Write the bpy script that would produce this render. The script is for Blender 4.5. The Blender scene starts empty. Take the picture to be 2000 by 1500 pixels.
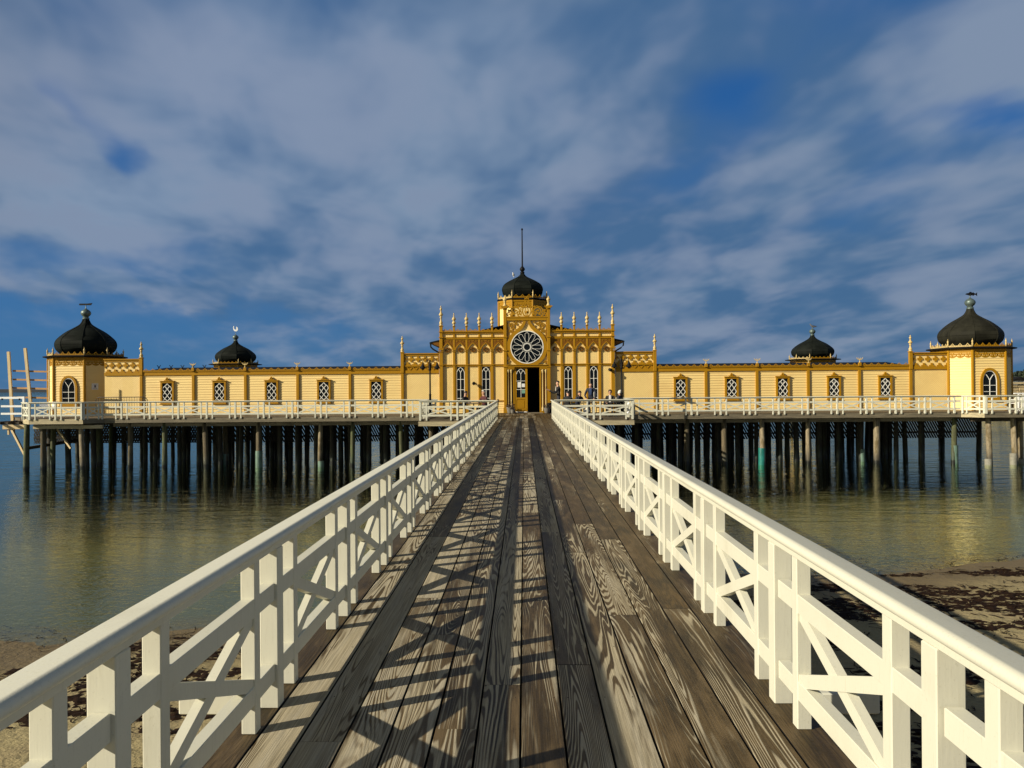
import bpy, math, random
from mathutils import Vector, Matrix, Euler
R = math.radians
PI = math.pi
random.seed(7)
scene = bpy.context.scene
COL = scene.collection

# ------------------------------------------------------------------ helpers
class MB:
    """collects shapes in world coordinates; build() links them as one mesh object"""
    def __init__(s):
        s.v = []; s.f = []; s.m = []
    def add(s, vs, fs, mi=0):
        o = len(s.v)
        s.v += [tuple(p) for p in vs]
        s.f += [tuple(i + o for i in f) for f in fs]
        s.m += [mi] * len(fs)
        return s
    def box(s, x0, x1, y0, y1, z0, z1, mi=0):
        vs = [(x0, y0, z0), (x1, y0, z0), (x1, y1, z0), (x0, y1, z0), (x0, y0, z1), (x1, y0, z1), (x1, y1, z1), (x0, y1, z1)]
        return s.add(vs, [(0, 3, 2, 1), (4, 5, 6, 7), (0, 1, 5, 4), (1, 2, 6, 5), (2, 3, 7, 6), (3, 0, 4, 7)], mi)
    def cbox(s, x0, x1, y0, y1, z0, z1, c=.006, mi=0):
        """box with chamfered long and short edges"""
        def ring(ix, z):
            return [(x0 + ix + c, y0 + ix, z), (x1 - ix - c, y0 + ix, z), (x1 - ix, y0 + ix + c, z), (x1 - ix, y1 - ix - c, z),
                    (x1 - ix - c, y1 - ix, z), (x0 + ix + c, y1 - ix, z), (x0 + ix, y1 - ix - c, z), (x0 + ix, y0 + ix + c, z)]
        vs = ring(c, z0) + ring(0, z0 + c) + ring(0, z1 - c) + ring(c, z1)
        fs = []
        for k in range(3):
            for i in range(8):
                j = (i + 1) % 8
                fs.append((k * 8 + i, k * 8 + j, k * 8 + 8 + j, k * 8 + 8 + i))
        fs.append(tuple(range(7, -1, -1))); fs.append(tuple(range(24, 32)))
        return s.add(vs, fs, mi)
    def prism(s, poly, y0, y1, mi=0):
        """polygon in XZ extruded along Y (counter-clockwise seen from -Y)"""
        n = len(poly)
        vs = [(x, y0, z) for x, z in poly] + [(x, y1, z) for x, z in poly]
        fs = [tuple(range(n)), tuple(range(2 * n - 1, n - 1, -1))]
        for i in range(n):
            j = (i + 1) % n
            fs.append((i, i + n, j + n, j))
        return s.add(vs, fs, mi)
    def slab(s, poly, z0, z1, mi=0):
        """polygon in XY (counter-clockwise seen from above) extruded along Z"""
        n = len(poly)
        vs = [(x, y, z0) for x, y in poly] + [(x, y, z1) for x, y in poly]
        fs = [tuple(range(n - 1, -1, -1)), tuple(range(n, 2 * n))]
        for i in range(n):
            j = (i + 1) % n
            fs.append((i, j, j + n, i + n))
        return s.add(vs, fs, mi)
    def bar(s, a, b, w, y0, y1, mi=0):
        """flat bar in the XZ plane from a to b, width w"""
        dx, dz = b[0] - a[0], b[1] - a[1]
        l = math.hypot(dx, dz) or 1e-6
        nx, nz = -dz / l * w / 2, dx / l * w / 2
        return s.prism([(a[0] - nx, a[1] - nz), (b[0] - nx, b[1] - nz), (b[0] + nx, b[1] + nz), (a[0] + nx, a[1] + nz)], y0, y1, mi)
    def ribbon(s, pts, w, y0, y1, closed=False, mi=0):
        """polyline ribbon in XZ with mitred joints"""
        n = len(pts); L = []; Rr = []
        for i, p in enumerate(pts):
            if closed:
                a, b = pts[i - 1], pts[(i + 1) % n]
            else:
                a, b = pts[max(i - 1, 0)], pts[min(i + 1, n - 1)]
            dx, dz = b[0] - a[0], b[1] - a[1]
            l = math.hypot(dx, dz) or 1e-6
            ww = w[i] if isinstance(w, (list, tuple)) else w
            nx, nz = -dz / l * ww / 2, dx / l * ww / 2
            L.append((p[0] + nx, p[1] + nz)); Rr.append((p[0] - nx, p[1] - nz))
        vs = []
        for i in range(n):
            vs += [(L[i][0], y0, L[i][1]), (Rr[i][0], y0, Rr[i][1]), (Rr[i][0], y1, Rr[i][1]), (L[i][0], y1, L[i][1])]
        fs = []
        m = n if closed else n - 1
        for i in range(m):
            a, b = i * 4, ((i + 1) % n) * 4
            fs += [(a, a + 1, b + 1, b), (a + 1, a + 2, b + 2, b + 1), (a + 2, a + 3, b + 3, b + 2), (a + 3, a, b, b + 3)]
        if not closed:
            fs += [(0, 3, 2, 1), (4 * n - 4, 4 * n - 3, 4 * n - 2, 4 * n - 1)]
        return s.add(vs, fs, mi)
    def lathe(s, prof, c, n=12, mi=0, rot=0.0):
        """profile [(r,z)] turned about the vertical through c=(x,y,z0)"""
        vs = []
        for r, z in prof:
            for k in range(n):
                a = rot + 2 * PI * k / n
                vs.append((c[0] + r * math.cos(a), c[1] + r * math.sin(a), c[2] + z))
        fs = []
        for i in range(len(prof) - 1):
            for k in range(n):
                j = (k + 1) % n
                fs.append((i * n + k, i * n + j, i * n + n + j, i * n + n + k))
        fs.append(tuple(range(n - 1, -1, -1)))
        fs.append(tuple((len(prof) - 1) * n + k for k in range(n)))
        return s.add(vs, fs, mi)
    def tube(s, pts, r, n=6, mi=0):
        pts = [Vector(p) for p in pts]
        vs = []; m = len(pts)
        for i, p in enumerate(pts):
            d = (pts[min(i + 1, m - 1)] - pts[max(i - 1, 0)]).normalized()
            up = Vector((0, 0, 1)) if abs(d.z) < .9 else Vector((1, 0, 0))
            a = d.cross(up).normalized(); b = a.cross(d)
            rr = r[i] if isinstance(r, (list, tuple)) else r
            for k in range(n):
                t = 2 * PI * k / n
                vs.append(p + a * (rr * math.cos(t)) + b * (rr * math.sin(t)))
        fs = []
        for i in range(m - 1):
            for k in range(n):
                j = (k + 1) % n
                fs.append((i * n + k, i * n + j, i * n + n + j, i * n + n + k))
        fs.append(tuple(range(n - 1, -1, -1))); fs.append(tuple((m - 1) * n + k for k in range(n)))
        return s.add(vs, fs, mi)
    def beam(s, a, b, w, h, mi=0):
        """rectangular timber between two 3-D points"""
        a = Vector(a); b = Vector(b); d = (b - a).normalized()
        up = Vector((0, 0, 1)) if abs(d.z) < .95 else Vector((0, 1, 0))
        x = d.cross(up).normalized() * (w / 2); z = x.cross(d).normalized() * (h / 2)
        vs = [a - x - z, a + x - z, a + x + z, a - x + z, b - x - z, b + x - z, b + x + z, b - x + z]
        return s.add(vs, [(0, 3, 2, 1), (4, 5, 6, 7), (0, 1, 5, 4), (1, 2, 6, 5), (2, 3, 7, 6), (3, 0, 4, 7)], mi)
    def ball(s, c, r, n=10, mi=0, sc=(1, 1, 1)):
        vs = []; fs = []; m = n // 2 + 1
        for i in range(m + 1):
            t = PI * i / m
            for k in range(n):
                a = 2 * PI * k / n
                vs.append((c[0] + r * sc[0] * math.sin(t) * math.cos(a), c[1] + r * sc[1] * math.sin(t) * math.sin(a), c[2] + r * sc[2] * math.cos(t)))
        for i in range(m):
            for k in range(n):
                j = (k + 1) % n
                fs.append((i * n + k, i * n + n + k, i * n + n + j, i * n + j))
        return s.add(vs, fs, mi)
    def mesh(s, name, mats, smooth=False, origin=(0, 0, 0)):
        me = bpy.data.meshes.new(name)
        ox, oy, oz = origin
        me.from_pydata([(x - ox, y - oy, z - oz) for x, y, z in s.v], [], s.f)
        if not isinstance(mats, (list, tuple)): mats = [mats]
        for m in mats: me.materials.append(m)
        if len(mats) > 1: me.polygons.foreach_set('material_index', s.m)
        if smooth: me.polygons.foreach_set('use_smooth', [True] * len(me.polygons))
        me.validate(); me.update()
        return me
    def build(s, name, mats, parent=None, smooth=False, origin=None):
        if origin is None:
            xs, ys, zs = zip(*s.v)
            origin = ((min(xs) + max(xs)) / 2, (min(ys) + max(ys)) / 2, (min(zs) + max(zs)) / 2)
        o = bpy.data.objects.new(name, s.mesh(name, mats, smooth, origin))
        COL.objects.link(o)
        place(o, origin, parent)
        if smooth: edge_split(o)
        return o

WORLD = {}
def place(o, origin, parent):
    WORLD[o.name] = Vector(origin)
    if parent is not None:
        o.parent = parent
        o.location = Vector(origin) - WORLD[parent.name]
    else:
        o.location = origin
def edge_split(o, ang=40):
    me = o.data
    try:
        me.set_sharp_from_angle(angle=R(ang))
    except Exception:
        pass
def thing(name, label, cat, loc, group=None, rot=None):
    o = bpy.data.objects.new(name, None); COL.objects.link(o)
    o.empty_display_size = .2
    o.location = loc
    if rot: o.rotation_euler = rot
    WORLD[o.name] = Vector(loc)
    return tag(o, label, cat, group)
def tag(o, label=None, cat=None, group=None, kind=None):
    if label: o['label'] = label
    if cat: o['category'] = cat
    if group: o['group'] = group
    if kind: o['kind'] = kind
    return o
def struct(o, label, cat):
    o['kind'] = 'structure'; o['label'] = label; o['category'] = cat
    return o
def inst(name, me, parent, loc, rz=0):
    """a part sharing mesh data, in the parent's local space"""
    o = bpy.data.objects.new(name, me); COL.objects.link(o)
    o.parent = parent; o.location = loc; o.rotation_euler = (0, 0, rz)
    return o
def copy_tree(o, parent=None):
    c = o.copy(); COL.objects.link(c); c.parent = parent
    for ch in list(o.children): copy_tree(ch, c)
    return c

# ------------------------------------------------------------------ node helpers
class NT:
    def __init__(s, tree):
        s.t = tree; s.n = tree.nodes; s.l = tree.links
    def node(s, typ, **kw):
        n = s.n.new(typ)
        for k, v in kw.items(): setattr(n, k, v)
        return n
    def put(s, sock, v):
        if v is None: return
        if hasattr(v, 'is_output') or isinstance(v, bpy.types.NodeSocket): s.l.new(v, sock)
        else:
            if sock.type == 'RGBA' and not hasattr(v, '__len__'): v = (v, v, v, 1)
            elif sock.type == 'RGBA' and len(v) == 3: v = (*v, 1)
            elif sock.type == 'VECTOR' and not hasattr(v, '__len__'): v = (v, v, v)
            sock.default_value = v
    def m(s, op, a, b=None, c=None, clamp=False):
        n = s.node('ShaderNodeMath', operation=op, use_clamp=clamp)
        s.put(n.inputs[0], a); s.put(n.inputs[1], b)
        if c is not None: s.put(n.inputs[2], c)
        return n.outputs[0]
    def add(s, a, b): return s.m('ADD', a, b)
    def sub(s, a, b): return s.m('SUBTRACT', a, b)
    def mul(s, a, b): return s.m('MULTIPLY', a, b)
    def div(s, a, b): return s.m('DIVIDE', a, b)
    def sstep(s, v, lo, hi):
        n = s.node('ShaderNodeMapRange', interpolation_type='SMOOTHSTEP')
        s.put(n.inputs[0], v); s.put(n.inputs[1], lo); s.put(n.inputs[2], hi)
        return n.outputs[0]
    def remap(s, v, a, b, c, d):
        n = s.node('ShaderNodeMapRange')
        for i, q in enumerate((v, a, b, c, d)): s.put(n.inputs[i], q)
        return n.outputs[0]
    def mix(s, f, a, b, blend='MIX'):
        n = s.node('ShaderNodeMix', data_type='RGBA', blend_type=blend)
        s.put(n.inputs[0], f); s.put(n.inputs[6], a); s.put(n.inputs[7], b)
        return n.outputs[2]
    def noise(s, vec, scale=5, detail=2, rough=.5, dist=0, dim='3D'):
        n = s.node('ShaderNodeTexNoise', noise_dimensions=dim)
        s.put(n.inputs['Vector'], vec); s.put(n.inputs['Scale'], scale); s.put(n.inputs['Detail'], detail)
        s.put(n.inputs['Roughness'], rough); s.put(n.inputs['Distortion'], dist)
        return n.outputs[0]
    def vec(s, x, y, z=0):
        n = s.node('ShaderNodeCombineXYZ')
        s.put(n.inputs[0], x); s.put(n.inputs[1], y); s.put(n.inputs[2], z)
        return n.outputs[0]
    def xyz(s, v):
        n = s.node('ShaderNodeSeparateXYZ'); s.put(n.inputs[0], v)
        return n.outputs
    def coord(s, which='Object'):
        return s.node('ShaderNodeTexCoord').outputs[which]
    def pos(s):
        return s.node('ShaderNodeNewGeometry').outputs['Position']
    def scale(s, v, k):
        n = s.node('ShaderNodeVectorMath', operation='MULTIPLY'); s.put(n.inputs[0], v); s.put(n.inputs[1], k)
        return n.outputs[0]
    def bump(s, h, strength=.3, dist=.02):
        n = s.node('ShaderNodeBump')
        s.put(n.inputs['Height'], h); s.put(n.inputs['Strength'], strength); s.put(n.inputs['Distance'], dist)
        return n.outputs[0]

MATS = {}
def new_mat(name):
    m = bpy.data.materials.new(name); m.use_nodes = True
    t = NT(m.node_tree); t.n.clear()
    out = t.node('ShaderNodeOutputMaterial'); b = t.node('ShaderNodeBsdfPrincipled')
    t.l.new(b.outputs[0], out.inputs[0])
    MATS[name] = m
    return m, t, b, out
def simple(name, col, rough=.6, var=.15, scale=3., stretch=(1, 1, 1), bump=0., fine=60., metal=0., spec=.5):
    m, t, b, _ = new_mat(name)
    p = t.pos()
    n = t.noise(t.scale(p, stretch), scale, 4, .6)
    f = t.noise(t.scale(p, stretch), fine, 2, .5)
    k = t.add(t.mul(n, .75), t.mul(f, .25))
    k = t.sstep(k, .3, .7)
    lo = tuple(c * (1 - var) for c in col); hi = tuple(min(1, c * (1 + var * .6)) for c in col)
    t.put(b.inputs['Base Color'], t.mix(k, lo, hi))
    t.put(b.inputs['Roughness'], t.remap(n, .2, .8, rough * .85, min(1, rough * 1.15)))
    b.inputs['Metallic'].default_value = metal
    b.inputs['Specular IOR Level'].default_value = spec
    if bump: t.put(b.inputs['Normal'], t.bump(k, bump, .01))
    return m
# ------------------------------------------------------------------ the place, in metres
# x to the right along the bath house, y out to sea along the pier, z up from the water
EYE = 4.40; F = 1503.0; VX = 1024.0
SUN_AZ = R(26.5); SUN_EL = R(25.5)          # to the left of the pier and a little behind the viewer
SUN = Vector((-math.cos(SUN_AZ) * math.cos(SUN_EL), -math.sin(SUN_AZ) * math.cos(SUN_EL), math.sin(SUN_EL)))
def ux(px, y): return y * math.tan(math.atan((px - 1000) / F) - R(.915))
def uz(px, py, y): return EYE + (757 - .0076 * (px - 1000) - py) / F * y
DECK = 2.87                                  # bath house deck level
PIER0 = 2.72; SLOPE = .0038                  # pier deck at the viewer, rising gently
def pier_z(y): return PIER0 + SLOPE * y

# camera
cam = bpy.data.cameras.new('camera'); camo = bpy.data.objects.new('camera', cam); COL.objects.link(camo)
cam.sensor_width = 36; cam.lens = 36 * F / 2000; cam.clip_start = .05; cam.clip_end = 20000
camo.location = (0, 0, EYE)
rot = Matrix.Rotation(R(.915), 3, 'Z') @ Matrix.Rotation(R(90 + .267), 3, 'X') @ Matrix.Rotation(R(-.435), 3, 'Z')
camo.rotation_euler = rot.to_euler()
scene.camera = camo
# sun
sl = bpy.data.lights.new('sun', 'SUN'); so = bpy.data.objects.new('sun', sl); COL.objects.link(so)
sl.energy = 5.0; sl.angle = R(.55); sl.color = (1.0, .905, .72)
so.location = SUN * 60
so.rotation_euler = (-SUN).to_track_quat('-Z', 'Y').to_euler()

# view
vs = scene.view_settings
vs.view_transform = 'Standard'; vs.look = 'None'; vs.gamma = 1; vs.use_curve_mapping = False
vs.exposure = .42

# sky -------------------------------------------------------------------------------------------
w = bpy.data.worlds.new('World'); scene.world = w; w.use_nodes = True
T = NT(w.node_tree); T.n.clear()
wo = T.node('ShaderNodeOutputWorld'); bg = T.node('ShaderNodeBackground'); T.l.new(bg.outputs[0], wo.inputs[0])
SKY = .10
sky = T.node('ShaderNodeTexSky', sky_type='NISHITA')
sky.sun_disc = False; sky.sun_elevation = SUN_EL; sky.sun_rotation = math.atan2(SUN.x, SUN.y)
sky.air_density = 1.0; sky.dust_density = .2; sky.ozone_density = 3.0
d = T.coord('Generated'); dx, dy, dz = T.xyz(d)
zc = T.m('MAXIMUM', dz, .0)
den = T.add(zc, .21)
cx = T.div(dx, den); cy = T.div(dy, den)
cp = T.vec(T.add(T.mul(cx, .80), T.mul(cy, .30)), T.add(T.mul(cy, .42), T.mul(cx, -.24)), .7)   # streets of cloud drifting
n1 = T.noise(cp, 1.55, 4, .47, .25)
n2 = T.noise(T.scale(cp, (1, 1.25, 1)), 4.8, 3, .50, .2)
n3 = T.noise(cp, .55, 2, .5)
dens = T.add(T.add(T.add(T.mul(n1, .55), T.mul(n2, .24)), T.mul(n3, .30)), .082)       # about .57 on average
# where the photograph's sky is open: directions, as (across, up) over the horizon in front
dyp = T.m('MAXIMUM', dy, .05)
su = T.div(dx, dyp); sv = T.div(dz, dyp)
wa = T.noise(cp, 2.1, 4, .6); wb = T.noise(T.scale(cp, (1.3, 1.1, 3)), 2.4, 4, .6)
suw = T.add(su, T.mul(T.sub(wa, .5), .22)); svw = T.add(sv, T.mul(T.sub(wb, .5), .13))
def blob(px, py, rx, ry, ang, amt):
    u0 = (px - VX) / F; v0 = (757 - py) / F
    a = T.sub(suw, u0); b = T.sub(svw, v0); c, s = math.cos(ang), math.sin(ang)
    p = T.div(T.add(T.mul(a, c), T.mul(b, s)), rx / F); q = T.div(T.sub(T.mul(b, c), T.mul(a, s)), ry / F)
    e = T.m('POWER', 2.718, T.mul(T.add(T.mul(p, p), T.mul(q, q)), -1.0))
    return T.mul(e, amt)
gaps = [(285, 345, 70, 45, -.75, .19), (170, 245, 210, 48, -.72, .17), (60, 165, 80, 40, -.6, .12), (120, 640, 620, 130, -.05, .34), (150, 470, 260, 50, -.08, .20),
        (740, 480, 95, 42, -.15, .18), (600, 372, 60, 40, -.3, .12), (1410, 190, 85, 48, .1, .15), (1960, 235, 150, 38, .1, .25),
        (1340, 335, 120, 60, .5, .10), (1070, 220, 50, 60, 0, .08), (1050, 645, 420, 16, .03, .12), (640, 440, 200, 40, -.2, .08), (1700, 400, 160, 60, .3, .07)]
fills = [(0, 110, 160, 120, -.6, .12), (390, 120, 90, 70, -.5, .12), (70, 330, 160, 110, -.7, .14), (420, 405, 160, 34, -.15, .16), (690, 380, 150, 70, -.25, .16),
         (240, 552, 330, 20, -.06, .22), (900, 520, 600, 90, -.08, .10), (1500, 600, 700, 120, .02, .16), (1200, 270, 160, 80, 0, .08), (1560, 130, 190, 90, .2, .10), (1300, 70, 240, 110, 0, .12), (1500, 330, 260, 70, -.1, .10), (1250, 420, 260, 60, -.1, .07)]
for g in gaps: dens = T.sub(dens, blob(*g))
for g in fills: dens = T.add(dens, blob(*g))
cov = T.sstep(dens, .34, .66)
shade = T.sstep(n2, .38, .64)
lump = T.sstep(T.add(T.mul(n1, .52), T.mul(n2, .48)), .38, .62)
el = T.sstep(dz, .0, .42)
low = T.mix(T.sstep(su, -.75, .55), (.070, .155, .285), (.056, .118, .205))       # cloud near the horizon: bluer at left
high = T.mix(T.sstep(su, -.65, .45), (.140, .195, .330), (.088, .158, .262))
cloud = T.mix(el, low, high)
cloud = T.mix(lump, T.mix(.78, cloud, (.055, .128, .250)), T.mix(.60, cloud, (.255, .335, .450)))
cloud = T.mix(T.mul(shade, .34), cloud, (.20, .235, .345))
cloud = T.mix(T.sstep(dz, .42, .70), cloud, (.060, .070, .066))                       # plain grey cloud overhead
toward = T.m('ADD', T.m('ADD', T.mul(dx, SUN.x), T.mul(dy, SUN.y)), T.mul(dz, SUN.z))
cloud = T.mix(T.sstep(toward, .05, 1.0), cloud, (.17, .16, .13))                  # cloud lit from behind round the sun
blue = T.mix(1.0, sky.outputs[0], (.50, .95, 1.30), 'MULTIPLY')
hz = T.sstep(dz, .0, .30)
blue = T.mix(1.0, blue, T.mix(hz, (.42, .62, .68), (1.0, 1.0, 1.0)), 'MULTIPLY')
blue = T.mix(1.0, blue, (SKY, SKY, SKY), 'MULTIPLY')
gapdeep = T.mix(el, (.046, .145, .34), (.012, .085, .28))
blue = T.mix(.8, T.mix(1.0, blue, (.6, .6, .6), 'MULTIPLY'), gapdeep)
cov = T.mul(cov, T.add(.84, T.mul(lump, .16)))
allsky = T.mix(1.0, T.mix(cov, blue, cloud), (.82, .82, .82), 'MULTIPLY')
ground = T.sstep(dz, -.02, .0)
allsky = T.mix(ground, (.03, .045, .06), allsky)
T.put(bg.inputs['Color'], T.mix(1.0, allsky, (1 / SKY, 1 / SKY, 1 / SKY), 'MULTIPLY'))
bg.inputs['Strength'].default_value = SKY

# ------------------------------------------------------------------ materials
def paint(name, col, rough=.42, dirt=.10, dirtcol=(.30, .27, .17), streak=(14, 14, 1.2)):
    m, t, b, _ = new_mat(name)
    p = t.pos()
    big = t.noise(p, 1.7, 4, .6); st = t.noise(t.scale(p, streak), 6, 3, .6); sp = t.noise(p, 90, 2, .5)
    f = t.add(t.mul(t.sstep(big, .5, .8), .6), t.mul(t.sstep(st, .55, .8), .5))
    c = t.mix(t.mul(f, dirt * 2.2), col, dirtcol)
    c = t.mix(t.mul(t.sstep(sp, .66, .72), dirt), c, dirtcol)
    t.put(b.inputs['Base Color'], c)
    t.put(b.inputs['Roughness'], t.remap(st, .3, .7, rough * .8, rough * 1.25))
    b.inputs['Specular IOR Level'].default_value = .22
    t.put(b.inputs['Normal'], t.bump(t.add(t.mul(st, .7), t.mul(sp, .3)), .12, .006))
    return m
M_white = paint('ivory_rail_paint', (.60, .59, .485), .45, .20)
M_ochre = paint('ochre_trim_paint', (.35, .176, .004), .5, .12, (.14, .06, .012), (3, 3, 1))
M_ochre2 = paint('dark_ochre_paint', (.17, .068, .004), .55, .14, (.10, .045, .01), (3, 3, 1))
M_gold = paint('pale_gilded_finial_paint', (.56, .42, .18), .4, .15, (.2, .12, .05))
M_sash = paint('white_sash_paint', (.78, .77, .70), .4, .05)
CREAM = (.81, .60, .235)
def cream(name, mode, period=.755, sp=.085, depth=.9):
    m, t, b, _ = new_mat(name)
    o = t.coord('Object'); x, y, z = t.xyz(o)
    p = t.pos()
    big = t.noise(t.scale(p, (.5, .5, .9)), 1.4, 4, .6); st = t.noise(t.scale(p, (.8, .8, 12)), 3, 3, .6)
    col = t.mix(t.mul(t.sstep(big, .42, .75), .30), CREAM, (.62, .40, .14))
    col = t.mix(t.mul(t.sstep(st, .55, .8), .12), col, (.50, .32, .12))
    if mode == 'lap':
        v = t.m('FRACT', t.div(z, .152))
        line = t.sstep(v, .08, .0); h = v
        board = t.noise(t.vec(0, 0, t.m('FLOOR', t.div(z, .152))), 3.1, 0)
        col = t.mix(t.mul(t.sstep(board, .4, .7), .14), col, (.62, .42, .16))
        line = t.mul(line, 0.0)
    elif mode == 'chevron':
        tt = t.mul(t.m('ABSOLUTE', t.sub(t.m('FRACT', t.add(t.div(x, period), .5)), .5)), period)
        v = t.m('FRACT', t.div(t.add(z, tt), sp))
        line = t.mul(t.sstep(t.m('ABSOLUTE', t.sub(v, .5)), .36, .48), depth); h = t.sub(1, line)
        board = t.noise(t.vec(t.m('FLOOR', t.div(x, period / 2)), 0, t.m('FLOOR', t.div(t.add(z, tt), sp))), 3.1, 0)
        col = t.mix(t.mul(t.sstep(board, .4, .7), .12), col, (.62, .42, .16))
    elif mode == 'vert':
        v = t.m('FRACT', t.div(x, .11))
        line = t.mul(t.sstep(t.m('ABSOLUTE', t.sub(v, .5)), .38, .48), depth); h = t.sub(1, line)
    else:
        line = 0.0; h = st
    if mode in ('chevron', 'vert'):
        col = t.mix(t.mul(line, .45), col, (.42, .25, .06))
    t.put(b.inputs['Base Color'], col)
    b.inputs['Roughness'].default_value = .6
    if mode in ('chevron', 'vert'): t.put(b.inputs['Normal'], t.bump(h, .55, .012))
    return m
M_lap = cream('cream_lapped_boards', 'lap')
M_chev = cream('cream_herringbone_boards', 'chevron', .755, .105)
M_chev2 = cream('cream_wide_herringbone_boards', 'chevron', 1.30, .125)
M_vert = cream('cream_upright_boards', 'vert')
M_plain = cream('cream_plain_paint', 'plain')
def glass(name, col=(.006, .008, .010), rough=.06):
    m, t, b, _ = new_mat(name)
    b.inputs['Base Color'].default_value = (*col, 1)
    p = t.pos()
    t.put(b.inputs['Roughness'], t.remap(t.noise(p, 3, 2), .3, .7, rough * .6, rough * 1.8))
    b.inputs['Specular IOR Level'].default_value = .14
    t.put(b.inputs['Normal'], t.bump(t.noise(p, 2.2, 1), .03, .02))
    return m
M_glass = glass('old_window_glass')
M_dark = simple('dark_interior', (.012, .010, .008), .9, .3)
def dome_mat(name, col, moss):
    m, t, b, _ = new_mat(name)
    p = t.pos(); n = t.noise(t.scale(p, (1, 1, .5)), 1.6, 4, .6); s = t.noise(t.scale(p, (5, 5, .6)), 3, 3, .6)
    c = t.mix(t.sstep(n, .3, .7), tuple(k * .7 for k in col), tuple(k * 1.3 for k in col))
    c = t.mix(t.mul(t.sstep(s, .60, .75), .35), c, moss)
    t.put(b.inputs['Base Color'], c); t.put(b.inputs['Roughness'], t.remap(n, .3, .7, .62, .8))
    b.inputs['Specular IOR Level'].default_value = .08
    t.put(b.inputs['Normal'], t.bump(s, .2, .02))
    return m
M_dome = dome_mat('black_dome_sheet', (.0085, .0105, .0085), (.016, .024, .009))
M_dome2 = dome_mat('sunlight_toned_dome_sheet', (.019, .0185, .013), (.022, .025, .013))  # paler copy of the dome sheet: sunlight on the right dome put into the colour
M_roof = dome_mat('black_roof_felt', (.012, .011, .011), (.02, .02, .014))
M_zinc = simple('weathered_zinc', (.11, .15, .14), .45, .3, 6, metal=.4)
M_iron = simple('dark_iron', (.007, .007, .008), .6, .3, 5, spec=.15)
M_steel = simple('dull_galvanised_steel', (.06, .055, .05), .5, .3, 8, metal=.5)
M_timber = simple('weathered_grey_timber', (.20, .165, .11), .8, .45, 2.2, (.6, 3, 7), .35, 30)
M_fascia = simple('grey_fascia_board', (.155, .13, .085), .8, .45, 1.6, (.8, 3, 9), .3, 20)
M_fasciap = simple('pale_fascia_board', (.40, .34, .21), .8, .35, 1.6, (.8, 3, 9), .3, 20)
M_under = simple('shade_toned_timber', (.055, .042, .028), .85, .4, 2, (1, 1, 3))  # dark tone carries the shade below the decks in its colour
M_new = simple('fresh_orange_timber', (.42, .23, .075), .7, .25, 2, (1, 1, 6))
M_newpale = simple('fresh_pale_timber', (.60, .46, .25), .7, .2, 2, (4, 4, 1))
M_slat = simple('dark_lattice_slats', (.012, .010, .008), .85, .3, 3)
def pile_mat(name, top, foot, moss):
    m, t, b, _ = new_mat(name)
    p = t.pos(); x, y, z = t.xyz(p)
    st = t.noise(t.scale(p, (9, 9, .8)), 2.0, 4, .65); bl = t.noise(t.scale(p, (3, 3, 1.3)), 1.6, 3, .6)
    c = t.mix(t.sstep(st, .35, .68), tuple(k * .45 for k in top), top)
    c = t.mix(t.mul(t.sstep(bl, .50, .66), .8), c, moss)
    zz = t.add(z, t.mul(t.sub(bl, .5), .8))
    c = t.mix(t.sstep(zz, .95, .25), c, foot)
    c = t.mix(t.sstep(t.add(z, t.mul(t.sub(st, .5), .25)), .26, .16), c, (.008, .009, .007))
    t.put(b.inputs['Base Color'], c); t.put(b.inputs['Roughness'], t.remap(zz, .1, .8, .35, .85))
    t.put(b.inputs['Normal'], t.bump(st, .5, .03))
    return m
M_pile = pile_mat('weathered_pile', (.14, .108, .060), (.045, .045, .03), (.06, .055, .025))
M_pilepale = pile_mat('bleached_pile', (.32, .26, .165), (.06, .05, .035), (.11, .08, .03))
M_pilegreen = pile_mat('mossy_pile', (.10, .105, .045), (.035, .05, .03), (.075, .10, .035))
M_piledark = pile_mat('shade_toned_pile', (.030, .024, .015), (.016, .022, .014), (.024, .032, .014))  # darker pile copy: the deep shade under the decks is put into its colours
M_teal = simple('teal_pile_sleeve', (.012, .16, .135), .45, .35, 3, (2, 2, 1))
M_mint = simple('pale_mint_pile_sleeve', (.10, .165, .13), .5, .35, 3, (2, 2, 1))
M_conc = simple('grey_pile_sleeve', (.22, .21, .17), .7, .4, 4)
M_skin = simple('skin', (.52, .29, .19), .55, .1, 9)
M_black = simple('black_cloth', (.010, .010, .012), .85, .3, 9)
M_navy = simple('navy_cloth', (.014, .018, .036), .85, .3, 9)
M_blue = simple('blue_cloth', (.035, .065, .16), .85, .3, 9)
M_maroon = simple('maroon_cloth', (.07, .014, .016), .85, .3, 9)
M_shirt = simple('pale_shirt_cloth', (.60, .56, .50), .85, .15, 9)
M_jean = simple('dark_trousers', (.022, .024, .034), .85, .3, 9)
M_hairdark = simple('dark_hair', (.022, .014, .009), .6, .3, 40)
M_hairwhite = simple('white_hair', (.62, .60, .55), .6, .15, 40)
M_shoe = simple('black_shoe', (.01, .009, .008), .5, .2, 9)
M_paper = simple('white_paper', (.74, .74, .72), .7, .06, 5)
M_greenpaper = simple('green_notice_paper', (.16, .33, .25), .7, .15, 5)
M_ink = simple('faded_ink', (.10, .12, .20), .7, .2, 5)
M_white2 = simple('white_gloss_paint', (.84, .84, .82), .35, .05, 5)
M_feather = simple('white_feathers', (.82, .81, .78), .7, .08, 20)
M_gullgrey = simple('grey_feathers', (.12, .12, .13), .7, .2, 20)
M_plant = simple('dark_plant_leaves', (.025, .032, .018), .7, .5, 20)
M_flower = simple('red_brown_heather', (.09, .025, .02), .8, .5, 20)
M_pot = simple('grey_stone_pot', (.16, .15, .13), .8, .3, 8)

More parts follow.
